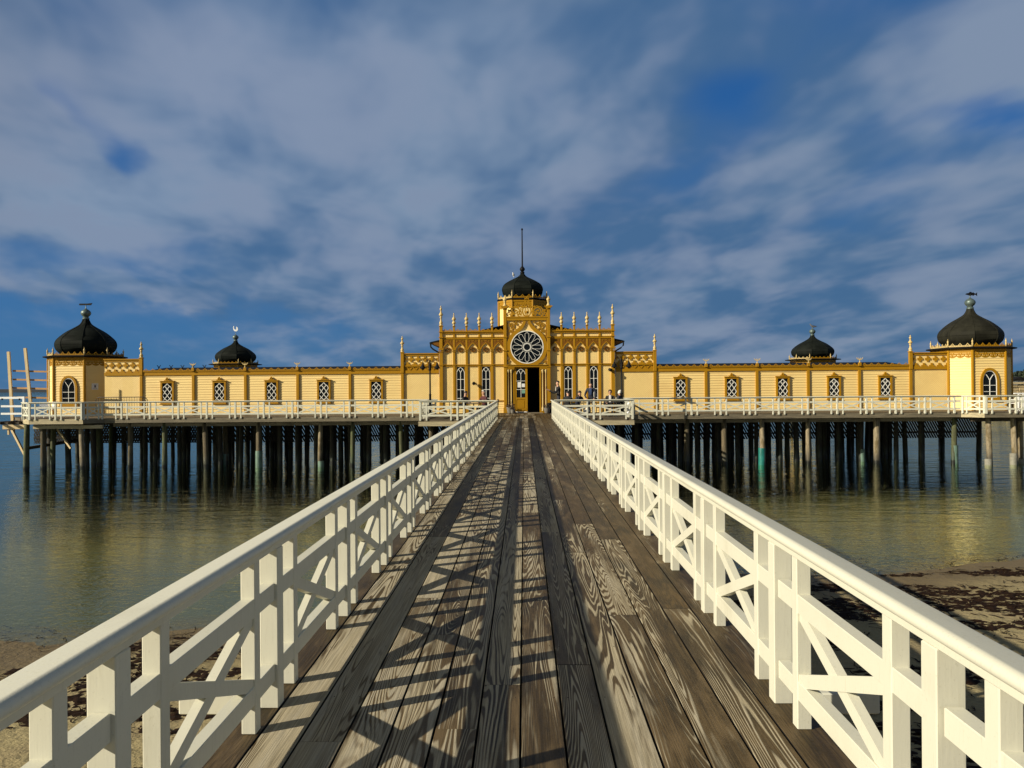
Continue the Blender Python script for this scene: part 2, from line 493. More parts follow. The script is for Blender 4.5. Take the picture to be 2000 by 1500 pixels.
# pier boards: worn grey latewood over damp brown timber, the grain drawn as contour lines of each board
def deck_mat():
    m, t, b, _ = new_mat('damp_grained_pier_boards')
    p = t.pos(); x, y, z = t.xyz(p)
    at = t.node('ShaderNodeAttribute', attribute_name='board'); r, g, bl = t.xyz(at.outputs['Color'])
    off = t.vec(t.mul(r, 63), t.mul(g, 71), t.mul(bl, 37))
    def bv(sx, sy):
        n = t.node('ShaderNodeVectorMath', operation='ADD')
        t.put(n.inputs[0], t.vec(t.mul(x, sx), t.mul(y, sy), 0)); t.put(n.inputs[1], off); return n.outputs[0]
    nb = t.noise(bv(4.6, .24), 1.0, 2.2, .40, .25)                 # the height field whose contours are the grain
    kn = t.node('ShaderNodeTexVoronoi', feature='F1'); t.put(kn.inputs['Vector'], bv(3.6, .50)); kn.inputs['Scale'].default_value = .75
    knot = t.m('POWER', 2.718, t.mul(kn.outputs['Distance'], -7.0))
    wob = t.noise(bv(26, 2.6), 1.0, 2, .5)
    fld = t.add(t.add(nb, t.mul(knot, .34)), t.mul(wob, .016))
    ring = t.add(t.mul(t.m('SINE', t.mul(fld, t.remap(bl, 0, 1, 170, 330))), .5), .5)
    dry = t.noise(bv(3.2, .30), 1.0, 3, .55)
    dry2 = t.noise(bv(12, .7), 1.0, 4, .6)
    side = t.add(t.remap(x, .15, .9, .0, -.21), t.add(t.remap(y, 6, 34, 0, -.12), t.remap(t.m('ABSOLUTE', x), 1.05, 1.4, 0, -.22)))                         # the right-hand boards are damper
    ramp = t.sstep(t.noise(bv(4.0, .45), 1.0, 3, .55), .34, .60)
    lvl = t.add(t.add(t.mul(t.add(t.mul(t.sub(ring, .5), ramp), .5), .46), t.mul(dry, .85)), t.add(t.mul(dry2, .28), t.add(t.mul(t.sub(r, .5), .32), side)))
    # broad dry patches swallow the rings, damp ones drown them
    pale = t.sstep(t.add(t.add(lvl, .030), t.mul(t.sub(t.noise(bv(60, 3.0), 1.0, 2, .6), .5), .22)), .70, .91)
    fine = t.noise(bv(170, 2.2), 1.0, 3, .6); fib = t.sstep(fine, .35, .70)
    grey = t.mix(fib, (.28, .240, .160), (.47, .405, .280))
    grey = t.mix(t.mul(t.sstep(dry2, .42, .7), .45), grey, (.40, .37, .30))
    brown = t.mix(fib, (.048, .033, .016), (.098, .067, .031))
    brown = t.mix(t.mul(t.sstep(dry, .46, .62), .5), brown, (.112, .076, .033))
    brown = t.mix(t.mul(t.sstep(bl, .5, .9), .45), brown, (.105, .066, .024))
    blot = t.noise(bv(7, 1.6), 1.0, 4, .6)
    brown = t.mix(t.mul(t.sstep(ring, .25, .75), .45), brown, (.024, .018, .010))
    brown = t.mix(t.mul(t.sstep(blot, .50, .68), .6), brown, (.155, .108, .054))
    brown = t.mix(t.mul(t.sstep(blot, .46, .34), .6), brown, (.022, .018, .011))
    speck = t.noise(p, 130, 2, .6)
    grey = t.mix(t.mul(t.sstep(speck, .62, .70), .5), grey, (.18, .15, .10))
    c = t.mix(pale, brown, grey)
    t.put(b.inputs['Base Color'], c)
    t.put(b.inputs['Roughness'], t.mix(pale, t.remap(speck, .3, .7, .42, .62), (.82, .82, .82)))
    b.inputs['Specular IOR Level'].default_value = .16
    hgt = t.add(t.mul(fib, .30), t.add(t.mul(pale, .35), t.mul(ring, .2)))
    t.put(b.inputs['Normal'], t.bump(hgt, .35, .006))
    return m
M_deck = deck_mat()
def plankdeck(name, axis, w, col):
    m, t, b, _ = new_mat(name)
    p = t.pos(); x, y, z = t.xyz(p)
    a = (x, y)[axis]; o = (x, y)[1 - axis]
    v = t.m('FRACT', t.div(a, w)); idx = t.m('FLOOR', t.div(a, w))
    br = t.noise(t.vec(t.mul(idx, 3.7), 0, 0), 2.0, 0)
    st = t.noise(t.vec(t.mul(a, 30), t.mul(o, 1.2), idx), 1.0, 3, .6)
    c = t.mix(t.sstep(st, .3, .7), tuple(k * .55 for k in col), col)
    c = t.mix(t.mul(t.sstep(br, .35, .65), .5), c, tuple(k * .5 for k in col))
    gap = t.sstep(v, .06, .02)
    t.put(b.inputs['Base Color'], t.mix(gap, c, (.006, .005, .004)))
    b.inputs['Roughness'].default_value = .75
    t.put(b.inputs['Normal'], t.bump(t.sub(1, gap), .6, .01))
    return m
M_terr = plankdeck('damp_terrace_boards', 1, .14, (.15, .115, .07))
# ------------------------------------------------------------------ beach, sea bed and water
from mathutils import noise as mnoise
def shore(x):
    return 16.3 + .285 * max(-22, min(26, x)) + .5 * math.sin(x * .42 + .6) + .22 * math.sin(x * 1.1 + 2)
def ground_z(x, y):
    s = shore(x) - y
    if s > 0: z = min(.052 * s + .0009 * s * s, 1.45)
    else: z = max(.075 * s, -2.5)
    if -4 < s < 40 and abs(x) < 40:
        z += .035 * mnoise.noise((x * .55, y * .55, 0)) * min(1, max(0, s + .6)) + .012 * mnoise.noise((x * 2.3, y * 2.3, 3)) * min(1, max(0, s))
    return z
def axis(lo, hi, step, far):
    a = []; v = lo
    while v <= hi + 1e-6: a.append(v); v += step
    up = []; q = step; v = hi
    while v < far: q *= 1.5; v += q; up.append(v)
    dn = []; q = step; v = lo
    while v > -far: q *= 1.5; v -= q; dn.append(v)
    return dn[::-1] + a + up
gx = axis(-26, 30, .40, 9000); gy = axis(-6, 40, .40, 9000)
b = MB(); nx = len(gx)
b.v = [(x, y, ground_z(x, y)) for y in gy for x in gx]
b.f = [(j * nx + i, j * nx + i + 1, (j + 1) * nx + i + 1, (j + 1) * nx + i) for j in range(len(gy) - 1) for i in range(nx - 1)]
b.m = [0] * len(b.f)
m, t, bs, _ = new_mat('beach_sand')
p = t.pos(); x, y, z = t.xyz(p)
n = t.noise(p, .9, 4, .6); f = t.noise(p, 26, 4, .65); g = t.noise(p, 140, 2, .6)
c = t.mix(t.sstep(f, .3, .7), (.265, .218, .108), (.375, .312, .165))
c = t.mix(t.mul(t.sstep(n, .4, .7), .4), c, (.27, .20, .12))
c = t.mix(t.mul(t.sstep(g, .60, .72), .6), c, (.10, .07, .045))
wet = t.sstep(t.add(z, t.mul(t.sub(n, .5), .12)), .20, .04)
c = t.mix(wet, c, t.mix(t.sstep(z, .0, -.10), (.150, .112, .054), (.118, .116, .068)))
deep = t.sstep(t.add(z, t.mul(t.sub(n, .5), .9)), -.75, -1.85)
c = t.mix(deep, c, (.014, .019, .008))                    # light lost in deeper water, painted as a darker green bed
t.put(bs.inputs['Base Color'], c)
t.put(bs.inputs['Roughness'], t.remap(wet, 0, 1, .95, .55)); bs.inputs['Specular IOR Level'].default_value = .25
foot = t.noise(p, 5.5, 3, .6)
t.put(bs.inputs['Normal'], t.bump(t.add(t.mul(foot, .8), t.mul(f, .25)), .9, .06))
beach = struct(b.build('beach', m, None, True, (0, 0, 0)), 'sandy beach sloping into shallow water under the pier', 'beach')

m, t, bs, out = new_mat('rippled_sea_water')
t.n.remove(bs)
p = t.pos(); x, y, z = t.xyz(p)
r1 = t.noise(t.vec(t.mul(x, 3.4), t.mul(y, 5.2), 0), 1.0, 3, .55, .5)
r2 = t.noise(t.vec(t.add(t.mul(x, .42), t.mul(y, .10)), t.mul(y, 1.25), 4), 1.0, 3, .5, .6)
r3 = t.noise(t.vec(t.mul(x, 9), t.mul(y, 13), 2), 1.0, 2, .5)
calm = t.sstep(t.noise(t.vec(t.mul(x, .03), t.mul(y, .14), 0), 1.0, 3, .55), .38, .62)
h = t.add(t.add(t.mul(t.mul(r1, .0120), t.remap(calm, 0, 1, .65, 1.2)), t.mul(r2, t.add(t.remap(y, 19, 34, .012, .046), t.remap(y, 36, 44, 0, .085)))), t.mul(r3, .0042))
r4 = t.noise(t.vec(t.mul(x, .05), t.mul(y, .30), 7), 1.0, 3, .55, .4)
h = t.add(h, t.mul(r4, t.remap(y, 40, 90, 0, .28)))
bn = t.node('ShaderNodeBump'); t.put(bn.inputs['Height'], h); bn.inputs['Strength'].default_value = 1.0; bn.inputs['Distance'].default_value = 1.0
fr = t.node('ShaderNodeFresnel'); t.put(fr.inputs['IOR'], t.remap(t.node('ShaderNodeNewGeometry').outputs['Backfacing'], 0, 1, 1.33, 1 / 1.33)); t.l.new(bn.outputs[0], fr.inputs['Normal'])
gl = t.node('ShaderNodeBsdfGlossy'); gl.inputs['Roughness'].default_value = .03; gl.inputs['Color'].default_value = (.90, .99, .88, 1); t.l.new(bn.outputs[0], gl.inputs['Normal'])
tr = t.node('ShaderNodeBsdfTransparent'); tr.inputs['Color'].default_value = (.84, .86, .62, 1)
mx = t.node('ShaderNodeMixShader'); t.l.new(fr.outputs[0], mx.inputs[0]); t.l.new(tr.outputs[0], mx.inputs[1]); t.l.new(gl.outputs[0], mx.inputs[2])
t.l.new(mx.outputs[0], out.inputs[0])
b = MB(); b.add([(-9000, -400, 0), (9000, -400, 0), (9000, 9000, 0), (-9000, 9000, 0)], [(0, 1, 2, 3)])
struct(b.build('sea_water', m, None, False, (0, 0, 0)), 'rippled shallow sea around the bath house', 'water')

# far shores
def ridge(name, x0, x1, y, zmax, depth, col, seed, label, n=60):
    b = MB(); vs = []; rows = 5
    for j in range(rows):
        t_ = j / (rows - 1)
        for i in range(n + 1):
            s = i / n; x = x0 + (x1 - x0) * s
            e = min(1, min(s, 1 - s) * 9)
            hgt = zmax * (.62 + .38 * mnoise.noise((x * .004 + seed, seed, 0)) + .12 * mnoise.noise((x * .03, seed, 1)))
            vs.append((x, y + depth * t_, hgt * e * math.sin(PI / 2 * min(1, t_ * 2.4 + .001)) - .2))
    fs = [(j * (n + 1) + i, j * (n + 1) + i + 1, (j + 1) * (n + 1) + i + 1, (j + 1) * (n + 1) + i) for j in range(rows - 1) for i in range(n)]
    b.add(vs, fs)
    return struct(b.build(name, col, None, True), label, 'far shore')
M_far = simple('far_wooded_shore', (.006, .011, .014), .9, .35, .02, (1, 1, 1), 0, .1)
ridge('far_coast', -3600, -900, 2900, 17, 500, M_far, 3.3, 'low dark wooded coast along the sea horizon at the left')
M_head = simple('headland_ground', (.09, .085, .045), .9, .3, .2, fine=2)
ridge('headland', 60, 420, 132, 5.0, 160, M_head, 7.1, 'low grassy headland behind the stone breakwater at the right')

# dark weed thrown up along the water line
rng = random.Random(11)
m_weed = simple('stranded_dark_seaweed', (.020, .010, .005), .8, .5, 7, fine=40, spec=.1)
b = MB()
def weedy(x, y):
    s = shore(x) - y
    if s < .15: return 0
    v = mnoise.noise((x * .42, y * 1.05, 1.7)) + .55 * mnoise.noise((x * 1.3, y * 2.6, 5)) + .3 * mnoise.noise((x * 4, y * 5, 9))
    band = math.exp(-((s - 3.4) / 2.6) ** 2) * .62 + math.exp(-((s - 9) / 3) ** 2) * .42
    if x < 0: band *= .62
    return v + band - .52
def tuft(x, y, r):
    z = ground_z(x, y); n = 7
    vs = [(x, y, z + r * rng.uniform(.12, .34))]
    a0 = rng.uniform(0, 6)
    for k in range(n):
        a = a0 + 2 * PI * k / n; q = r * rng.uniform(.45, 1.25)
        vs.append((x + q * math.cos(a) * 1.35, y + q * math.sin(a), z + r * rng.uniform(-.06, .12)))
    b.add(vs, [(0, 1 + k, 1 + (k + 1) % n) for k in range(n)])
def strand(x, y, l):
    a = rng.uniform(0, 2 * PI); vs = []; w = rng.uniform(.005, .013)
    px, py = x, y
    for k in range(5):
        z = ground_z(px, py) + .006 + rng.uniform(0, .018)
        vs += [(px - w * math.sin(a), py + w * math.cos(a), z), (px + w * math.sin(a), py - w * math.cos(a), z + rng.uniform(0, .008))]
        a += rng.uniform(-.7, .7); px += l / 4 * math.cos(a); py += l / 4 * math.sin(a)
    b.add(vs, [(2 * k, 2 * k + 1, 2 * k + 3, 2 * k + 2) for k in range(4)])
cnt = 0
for k in range(60000):
    if rng.random() < .68: x = rng.uniform(1.2, 19); y = rng.uniform(4.0, 20.5)
    else: x = rng.uniform(-12, -1.2); y = rng.uniform(2.0, 14.5)
    v = weedy(x, y)
    if v > rng.uniform(0, .16):
        if cnt < 9000: tuft(x, y, rng.uniform(.035, .10)); cnt += 1
        if rng.random() < .35: strand(x, y, rng.uniform(.1, .4))
    elif v > -.30 and rng.random() < .13: strand(x, y, rng.uniform(.08, .35))
tag(b.build('seaweed', m_weed), 'dark stranded seaweed scattered over the beach sand beside the pier', 'seaweed', kind='stuff')

# ------------------------------------------------------------------ pier
b = MB(); rng = random.Random(5); cols = []
PW = .21
edges = [-.031 + PW * k for k in range(-7, 8)]
for i in range(len(edges) - 1):
    x0, x1 = edges[i] + .0055, edges[i + 1] - .0055
    y = -2.2 - rng.uniform(0, 3.6)
    ends = {5: 3.55, 6: 4.33, 7: 4.33, 8: 6.2, 9: 5.1}
    first = True
    while y < 46.1:
        ln = rng.choice([3.6, 4.2, 4.8, 5.4]) * rng.uniform(.97, 1.03)
        y2 = min(y + ln, 46.1)
        ya, yb = max(y, -2) + .002, y2 - .002
        if yb > -1.9:
            jit = rng.uniform(-.0015, .0015)
            n0 = len(b.f)
            seg = max(1, int((yb - ya) / 1.3)); c = .0018
            ring = []
            for s in range(seg + 1):
                yy = ya + (yb - ya) * s / seg; z = (pier_z(yy) if yy < 38.2 else pier_z(38.2)) + jit
                ring.append([(x0, yy, z - .045), (x1, yy, z - .045), (x1, yy, z - c), (x1 - c, yy, z), (x0 + c, yy, z), (x0, yy, z - c)])
            vs = [q for r_ in ring for q in r_]; fs = []; mis = []
            for s in range(seg):
                for k in range(6):
                    j = (k + 1) % 6
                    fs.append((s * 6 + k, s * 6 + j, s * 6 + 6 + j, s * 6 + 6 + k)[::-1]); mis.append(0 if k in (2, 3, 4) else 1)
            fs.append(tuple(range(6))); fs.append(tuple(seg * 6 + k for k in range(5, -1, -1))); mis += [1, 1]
            b.add(vs, fs); b.m[n0:] = mis
            cols += [(rng.random(), rng.random(), rng.random())] * (len(b.f) - n0)
        y = y2
M_seam = simple('damp_shade_toned_seams', (.010, .008, .005), .9, .3)  # damp dirt, with the shade between boards added to the colour
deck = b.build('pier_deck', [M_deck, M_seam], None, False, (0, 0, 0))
me = deck.data
ca = me.color_attributes.new('board', 'FLOAT_COLOR', 'CORNER')
buf = []
for poly, c in zip(me.polygons, cols):
    buf += [c[0], c[1], c[2], 1.0] * poly.loop_total
ca.data.foreach_set('color', buf)
struct(deck, 'damp grained timber boards of the pier leading to the bath house door', 'pier')
# nail heads at the board ends and over the joists
b = MB(); rng = random.Random(3)
for yj in [k * .80 + .15 for k in range(1, 14)]:
    for e0, e1 in zip(edges[:-1], edges[1:]):
        for q in (.035, PW - .035):
            if rng.random() < .75:
                b.lathe([(.004, 0), (.003, .0012)], (e0 + q + rng.uniform(-.008, .008), yj + rng.uniform(-.012, .012), pier_z(yj) - .0004), 6)
nails = b.build('nail_heads', M_iron, deck)
nails['kind'] = 'stuff'
b = MB()
for sx in (-1, 1):
    for xx in (1.40, .7):
        b.beam((sx * xx, -2, pier_z(-2) - .175), (sx * xx, 38, pier_z(38) - .175), .07, .25)
b.beam((0, -2, pier_z(-2) - .175), (0, 38, pier_z(38) - .175), .07, .25)
b.build('deck_joist', M_under, deck)
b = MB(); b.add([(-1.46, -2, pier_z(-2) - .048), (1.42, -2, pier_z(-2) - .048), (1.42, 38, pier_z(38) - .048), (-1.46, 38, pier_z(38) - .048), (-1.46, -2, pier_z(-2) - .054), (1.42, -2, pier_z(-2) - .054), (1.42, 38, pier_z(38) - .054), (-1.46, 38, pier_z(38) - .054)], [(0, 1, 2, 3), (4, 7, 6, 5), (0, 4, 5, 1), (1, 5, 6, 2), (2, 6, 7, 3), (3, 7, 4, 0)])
b.build('seam_light_blocker', M_seam, deck)  # dark sheet added under the boards so no sunlight shows through the gaps
rng = random.Random(8)
me_out = MB().cbox(-.62, .62, -.05, .05, -.06, .06, .008).mesh('outrigger', M_white)
for k in range(0, 13):
    yy = 1.22 + 3.18 * k
    if yy > 37: break
    for sx in (-1, 1):
        inst('outrigger_beam', me_out, deck, (sx * 1.36, yy, pier_z(yy) - .125))
for k in range(8):
    yy = 1.2 + 4.77 * k
    pz = pier_z(yy) - .3
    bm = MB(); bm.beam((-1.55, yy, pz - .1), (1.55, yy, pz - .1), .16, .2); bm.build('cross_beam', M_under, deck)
    for sx in (-1.15, 1.15):
        bm = MB(); bm.lathe([(.14, -3.2), (.13, 0)], (sx, yy, pz - .2), 10); bm.build('support_pile', M_piledark, deck, True)

# ------------------------------------------------------------------ white railings
BAY = 1.59
_pm = {}
def post_mesh(kind, foot):
    key = (kind, round(foot, 3))
    if key not in _pm:
        h = .0475 if kind == 'big' else .035
        _pm[key] = MB().cbox(-h, h, -h, h, foot, .833, .004).mesh(kind + '_post', M_white)
    return _pm[key]
_xm = {}
def brace_mesh(w):
    key = round(w, 3)
    if key not in _xm:
        b = MB(); lo, hi = .232, .562
        b.bar((-w / 2 - .004, lo), (w / 2 + .004, hi), .066, -.021, .021)
        b.bar((-w / 2 - .004, hi), (w / 2 + .004, lo), .064, -.0255, .0255)
        _xm[key] = b.mesh('cross_brace', M_white)
    return _xm[key]
def railing(name, label, p0, p1, phase=None, side=1, foot=0.0, group=None, ends=True, bay=BAY):
    p0 = Vector(p0); p1 = Vector(p1); dv = p1 - p0; L = dv.xy.length
    ang = math.atan2(dv.y, dv.x); sl_ = math.atan2(dv.z, L)
    t = thing(name, label, 'railing', p0, group, (0, -sl_, ang))
    if phase is None:
        k = max(1, round(L / bay)); bay = L / k; pos = [bay * i for i in range(k + 1)]
    else:
        pos = []; q = phase
        while q > 0: q -= bay
        while q <= L + .01:
            if q >= -.01: pos.append(q)
            q += bay
    thin = []
    off = .315 if bay > 1.2 else bay * .2
    for q in pos:
        inst('post', post_mesh('big', foot), t, (q, 0, 0))
        for o in (-off, off):
            if .05 < q + o < L - .05:
                inst('thin_post', post_mesh('thin', foot), t, (q + o, 0, 0)); thin.append(q + o)
    w = bay - 2 * off - .07
    q = pos[0] - bay
    while q < L:
        c = q + bay / 2
        if c - w / 2 > -.05 and c + w / 2 < L + .05: inst('cross_brace', brace_mesh(w), t, (c, 0, 0))
        q += bay
    for nm, z0, z1 in (('middle_rail', .562, .655), ('bottom_rail', .142, .234)):
        b = MB(); a = 0.0
        for q in pos + [L + .0475]:
            e = q - .0475 - (.012 if side > 0 else 0)
            if e - a > .05: b.cbox(a, e, -.031, .031, z0, z1, .003)
            a = q + .0475 + (0 if side > 0 else .012)
        o = b.build(nm, M_white, None); o.parent = t
    b = MB(); b.cbox(-.05, L + .05, -.044, .044, .8325, .880, .003)
    o = b.build('top_board', M_white, None); o.parent = t
    prof = [(.072, .879), (.083, .884), (.089, .893), (.0895, .904), (.086, .913), (.079, .920), (.069, .9245), (.062, .9250), (.056, .9241), (-.042, .9085), (-.048, .9073), (-.056, .903), (-.060, .896), (-.060, .890), (-.054, .879)]
    b = MB(); n = len(prof); xs = (-.05, L + .05)
    vs = [(x, side * y, z) for x in xs for y, z in prof]
    fs = [(i, (i + 1) % n, n + (i + 1) % n, n + i) for i in range(n)] + [tuple(range(n - 1, -1, -1)), tuple(range(n, 2 * n))]
    if side > 0: fs = [f[::-1] for f in fs]
    b.add(vs, fs)
    o = b.build('handrail', M_white, None, True); o.parent = t
    return t
Y0 = -1.3; Y1 = 37.75
railing('pier_railing', 'long white pier railing on the left, its inner face in shade', (-1.34, Y0, pier_z(Y0)), (-1.36, Y1, pier_z(Y1)), 4.05 - Y0, -1, 0.0, 'railings along the pier')
railing('pier_railing', 'long white pier railing on the right, its inner face sunlit', (1.34, Y0, pier_z(Y0)), (1.37, Y1, pier_z(Y1)), 4.05 - Y0 + .05, 1, 0.0, 'railings along the pier')
YT = 37.7; YP = 42.45
G = 'white railings of the bath house promenade'
railing('terrace_railing', 'white terrace front railing left of the pier, in front of the seated pair', (-5.12, YT, DECK), (-1.46, YT, DECK), None, -1, -.06, G)
railing('terrace_railing', 'white terrace front railing right of the pier, in front of the bald man', (1.50, YT, DECK), (5.28, YT, DECK), None, -1, -.06, G)
railing('terrace_railing', 'white end railing closing the terrace beside the lamp left of the pier', (-5.12, YT + .12, DECK), (-5.12, YP - .1, DECK), None, 1, -.06, G)
railing('terrace_railing', 'white end railing closing the terrace beside the lamp right of the pier', (5.28, YT + .12, DECK), (5.28, YP - .1, DECK), None, -1, -.06, G)
railing('promenade_railing', 'long white promenade railing in front of the left wing', (-23.38, YP, DECK), (-4.85, YP, DECK), .98, -1, -.06, G)
railing('promenade_railing', 'long white promenade railing in front of the right wing', (5.05, YP, DECK), (23.82, YP, DECK), .95, -1, -.06, G)
railing('tower_railing', 'white railing in front of the arched window of the left tower', (-27.15, 41.8, DECK), (-24.27, 41.8, DECK), None, -1, -.06, G)
railing('tower_railing', 'shaded angled railing panel beside the notice on the left tower', (-24.19, 41.87, DECK), (-23.46, 42.40, DECK), None, -1, -.06, G)
railing('tower_railing', 'narrow angled white railing panel at the far left corner of the deck', (-28.15, 42.75, DECK), (-27.23, 41.86, DECK), None, -1, -.06, G)
railing('tower_railing', 'bright sunlit angled railing panel left of the right tower window', (23.90, 42.38, DECK), (24.66, 41.70, DECK), None, -1, -.06, G)
railing('tower_railing', 'white railing in front of the arched window of the right tower', (24.75, 41.66, DECK), (27.9, 41.66, DECK), None, -1, -.06, G)
# ------------------------------------------------------------------ decks, fascias, piles
dk = MB()
front = [(-28.15, 42.8), (-27.2, 41.86), (-24.22, 41.86), (-23.43, 42.5), (-5.2, 42.5), (-5.2, 37.72), (-1.5, 37.72)]
front += [(1.5, 37.72), (5.36, 37.72), (5.36, 42.5), (23.88, 42.5), (24.70, 41.72), (27.95, 41.72), (30.4, 43.9)]
left = [(-28.15, 42.8), (-27.2, 41.86), (-24.22, 41.86), (-23.43, 42.5), (-5.2, 42.5), (-5.2, 37.72), (-1.5, 37.72), (-1.5, 54.5), (-30.6, 54.5), (-30.6, 45.4)]
right = [(1.5, 37.72), (5.36, 37.72), (5.36, 42.5), (23.88, 42.5), (24.70, 41.72), (27.95, 41.72), (30.4, 43.9), (30.4, 54.5), (1.5, 54.5)]
dk.slab(left, DECK - .16, DECK - .012); dk.slab(right, DECK - .16, DECK - .012)
dk.box(-1.49, 1.49, 46.12, 54.4, DECK - .16, DECK - .008)
dk = struct(dk.build('promenade_deck', M_terr, None, False, (0, 0, 0)), 'timber deck around the bath house carried on piles', 'deck')
def fascia(pts, z0, z1, mat, name='fascia_board', inset=.0, th=.05):
    for a, c in zip(pts[:-1], pts[1:]):
        a = Vector((*a, 0)); c = Vector((*c, 0)); d_ = (c - a).normalized(); nrm = Vector((d_.y, -d_.x, 0))
        b = MB(); o = nrm * (.03 - inset)
        q = [a + o, c + o, c + o - nrm * th, a + o - nrm * th]
        b.slab([(v.x, v.y) for v in q], z0, z1); b.build(name, mat, dk)
fascia([(-23.43, 42.5), (-5.2, 42.5)], 2.60, 2.855, M_fascia)
fascia([(5.36, 42.5), (23.88, 42.5)], 2.60, 2.855, M_fascia)
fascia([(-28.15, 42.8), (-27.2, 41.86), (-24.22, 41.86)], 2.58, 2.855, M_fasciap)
fascia([(-24.22, 41.86), (-23.43, 42.5)], 2.60, 2.855, M_fascia)
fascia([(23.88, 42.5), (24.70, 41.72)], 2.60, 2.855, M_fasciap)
fascia([(24.70, 41.72), (27.95, 41.72), (30.4, 43.9)], 2.60, 2.855, M_fascia)
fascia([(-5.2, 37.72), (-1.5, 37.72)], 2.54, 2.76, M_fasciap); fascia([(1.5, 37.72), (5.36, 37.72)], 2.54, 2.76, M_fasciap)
fascia([(-5.2, 42.5), (-5.2, 37.72)], 2.54, 2.76, M_fascia); fascia([(5.36, 37.72), (5.36, 42.5)], 2.54, 2.76, M_fascia)
for x0, x1, y, zz, mt in ((-23.2, -5.3, 43.05, 2.36, M_timber), (5.5, 24.0, 43.05, 2.36, M_timber), (-27.3, -23.4, 42.3, 2.30, M_fasciap), (24.4, 28.6, 42.4, 2.36, M_under)):
    x = x0
    while x < x1 - .2:
        e = min(x + 4.6, x1)
        b = MB(); b.cbox(x, e - .012, y, y + .16, zz, zz + .2, .008); b.build('edge_beam', mt, dk); x = e
for yy in (44.6, 46.3, 48.6, 51, 53.6):
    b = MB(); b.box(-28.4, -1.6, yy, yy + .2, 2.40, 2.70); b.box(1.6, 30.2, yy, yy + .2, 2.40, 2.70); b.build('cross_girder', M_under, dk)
b = MB(); x = -29.6
while x < 30:
    if abs(x) > 1.6: b.box(x, x + .08, 42.6 if abs(x) > 5.4 else 37.8, 54.3, 2.56, 2.705)
    x += .62
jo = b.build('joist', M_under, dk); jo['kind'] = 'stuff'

rng = random.Random(21)
def pile_mesh(r, top, mat, seed):
    rr = random.Random(seed); b = MB(); n = 11; ks = 9
    vs = []; lx = rr.uniform(-.16, .16); ly = rr.uniform(-.08, .08)
    for i in range(ks + 1):
        z = -2.4 + (top + 2.4) * i / ks
        q = r * .92 * (1.12 - .22 * i / ks) * rr.uniform(.95, 1.05)
        for k in range(n):
            a = 2 * PI * k / n
            w_ = 1 + .06 * math.sin(3 * a + seed) + rr.uniform(-.02, .02)
            vs.append((lx * (1 - i / ks) + q * w_ * math.cos(a), ly * (1 - i / ks) + q * w_ * math.sin(a), z))
    fs = [(i * n + k, i * n + (k + 1) % n, i * n + n + (k + 1) % n, i * n + n + k) for i in range(ks) for k in range(n)]
    fs.append(tuple(ks * n + k for k in range(n)))
    b.add(vs, fs)
    return b.mesh('pile', mat, True)
def pile(x, y, label, mat, r=.155, top=2.42, group=None, sleeve=None, seed=None, me=None):
    o = bpy.data.objects.new('wooden_pile', me or pile_mesh(r, top, mat, seed if seed is not None else rng.randrange(9999)))
    COL.objects.link(o); o.location = (x, y, 0); o.rotation_euler.z = 0 if me is None else rng.uniform(0, 6)
    WORLD[o.name] = Vector((x, y, 0))
    tag(o, label, 'pile', group)
    if sleeve:
        z0, z1, sm = sleeve
        b = MB(); b.lathe([(r * 1.17, z0), (r * 1.19, z0 + .03), (r * 1.15, z1 - .03), (r * 1.12, z1)], (x + .0, y, 0), 14)
        b.build('sleeve', sm, o, True)
    return o
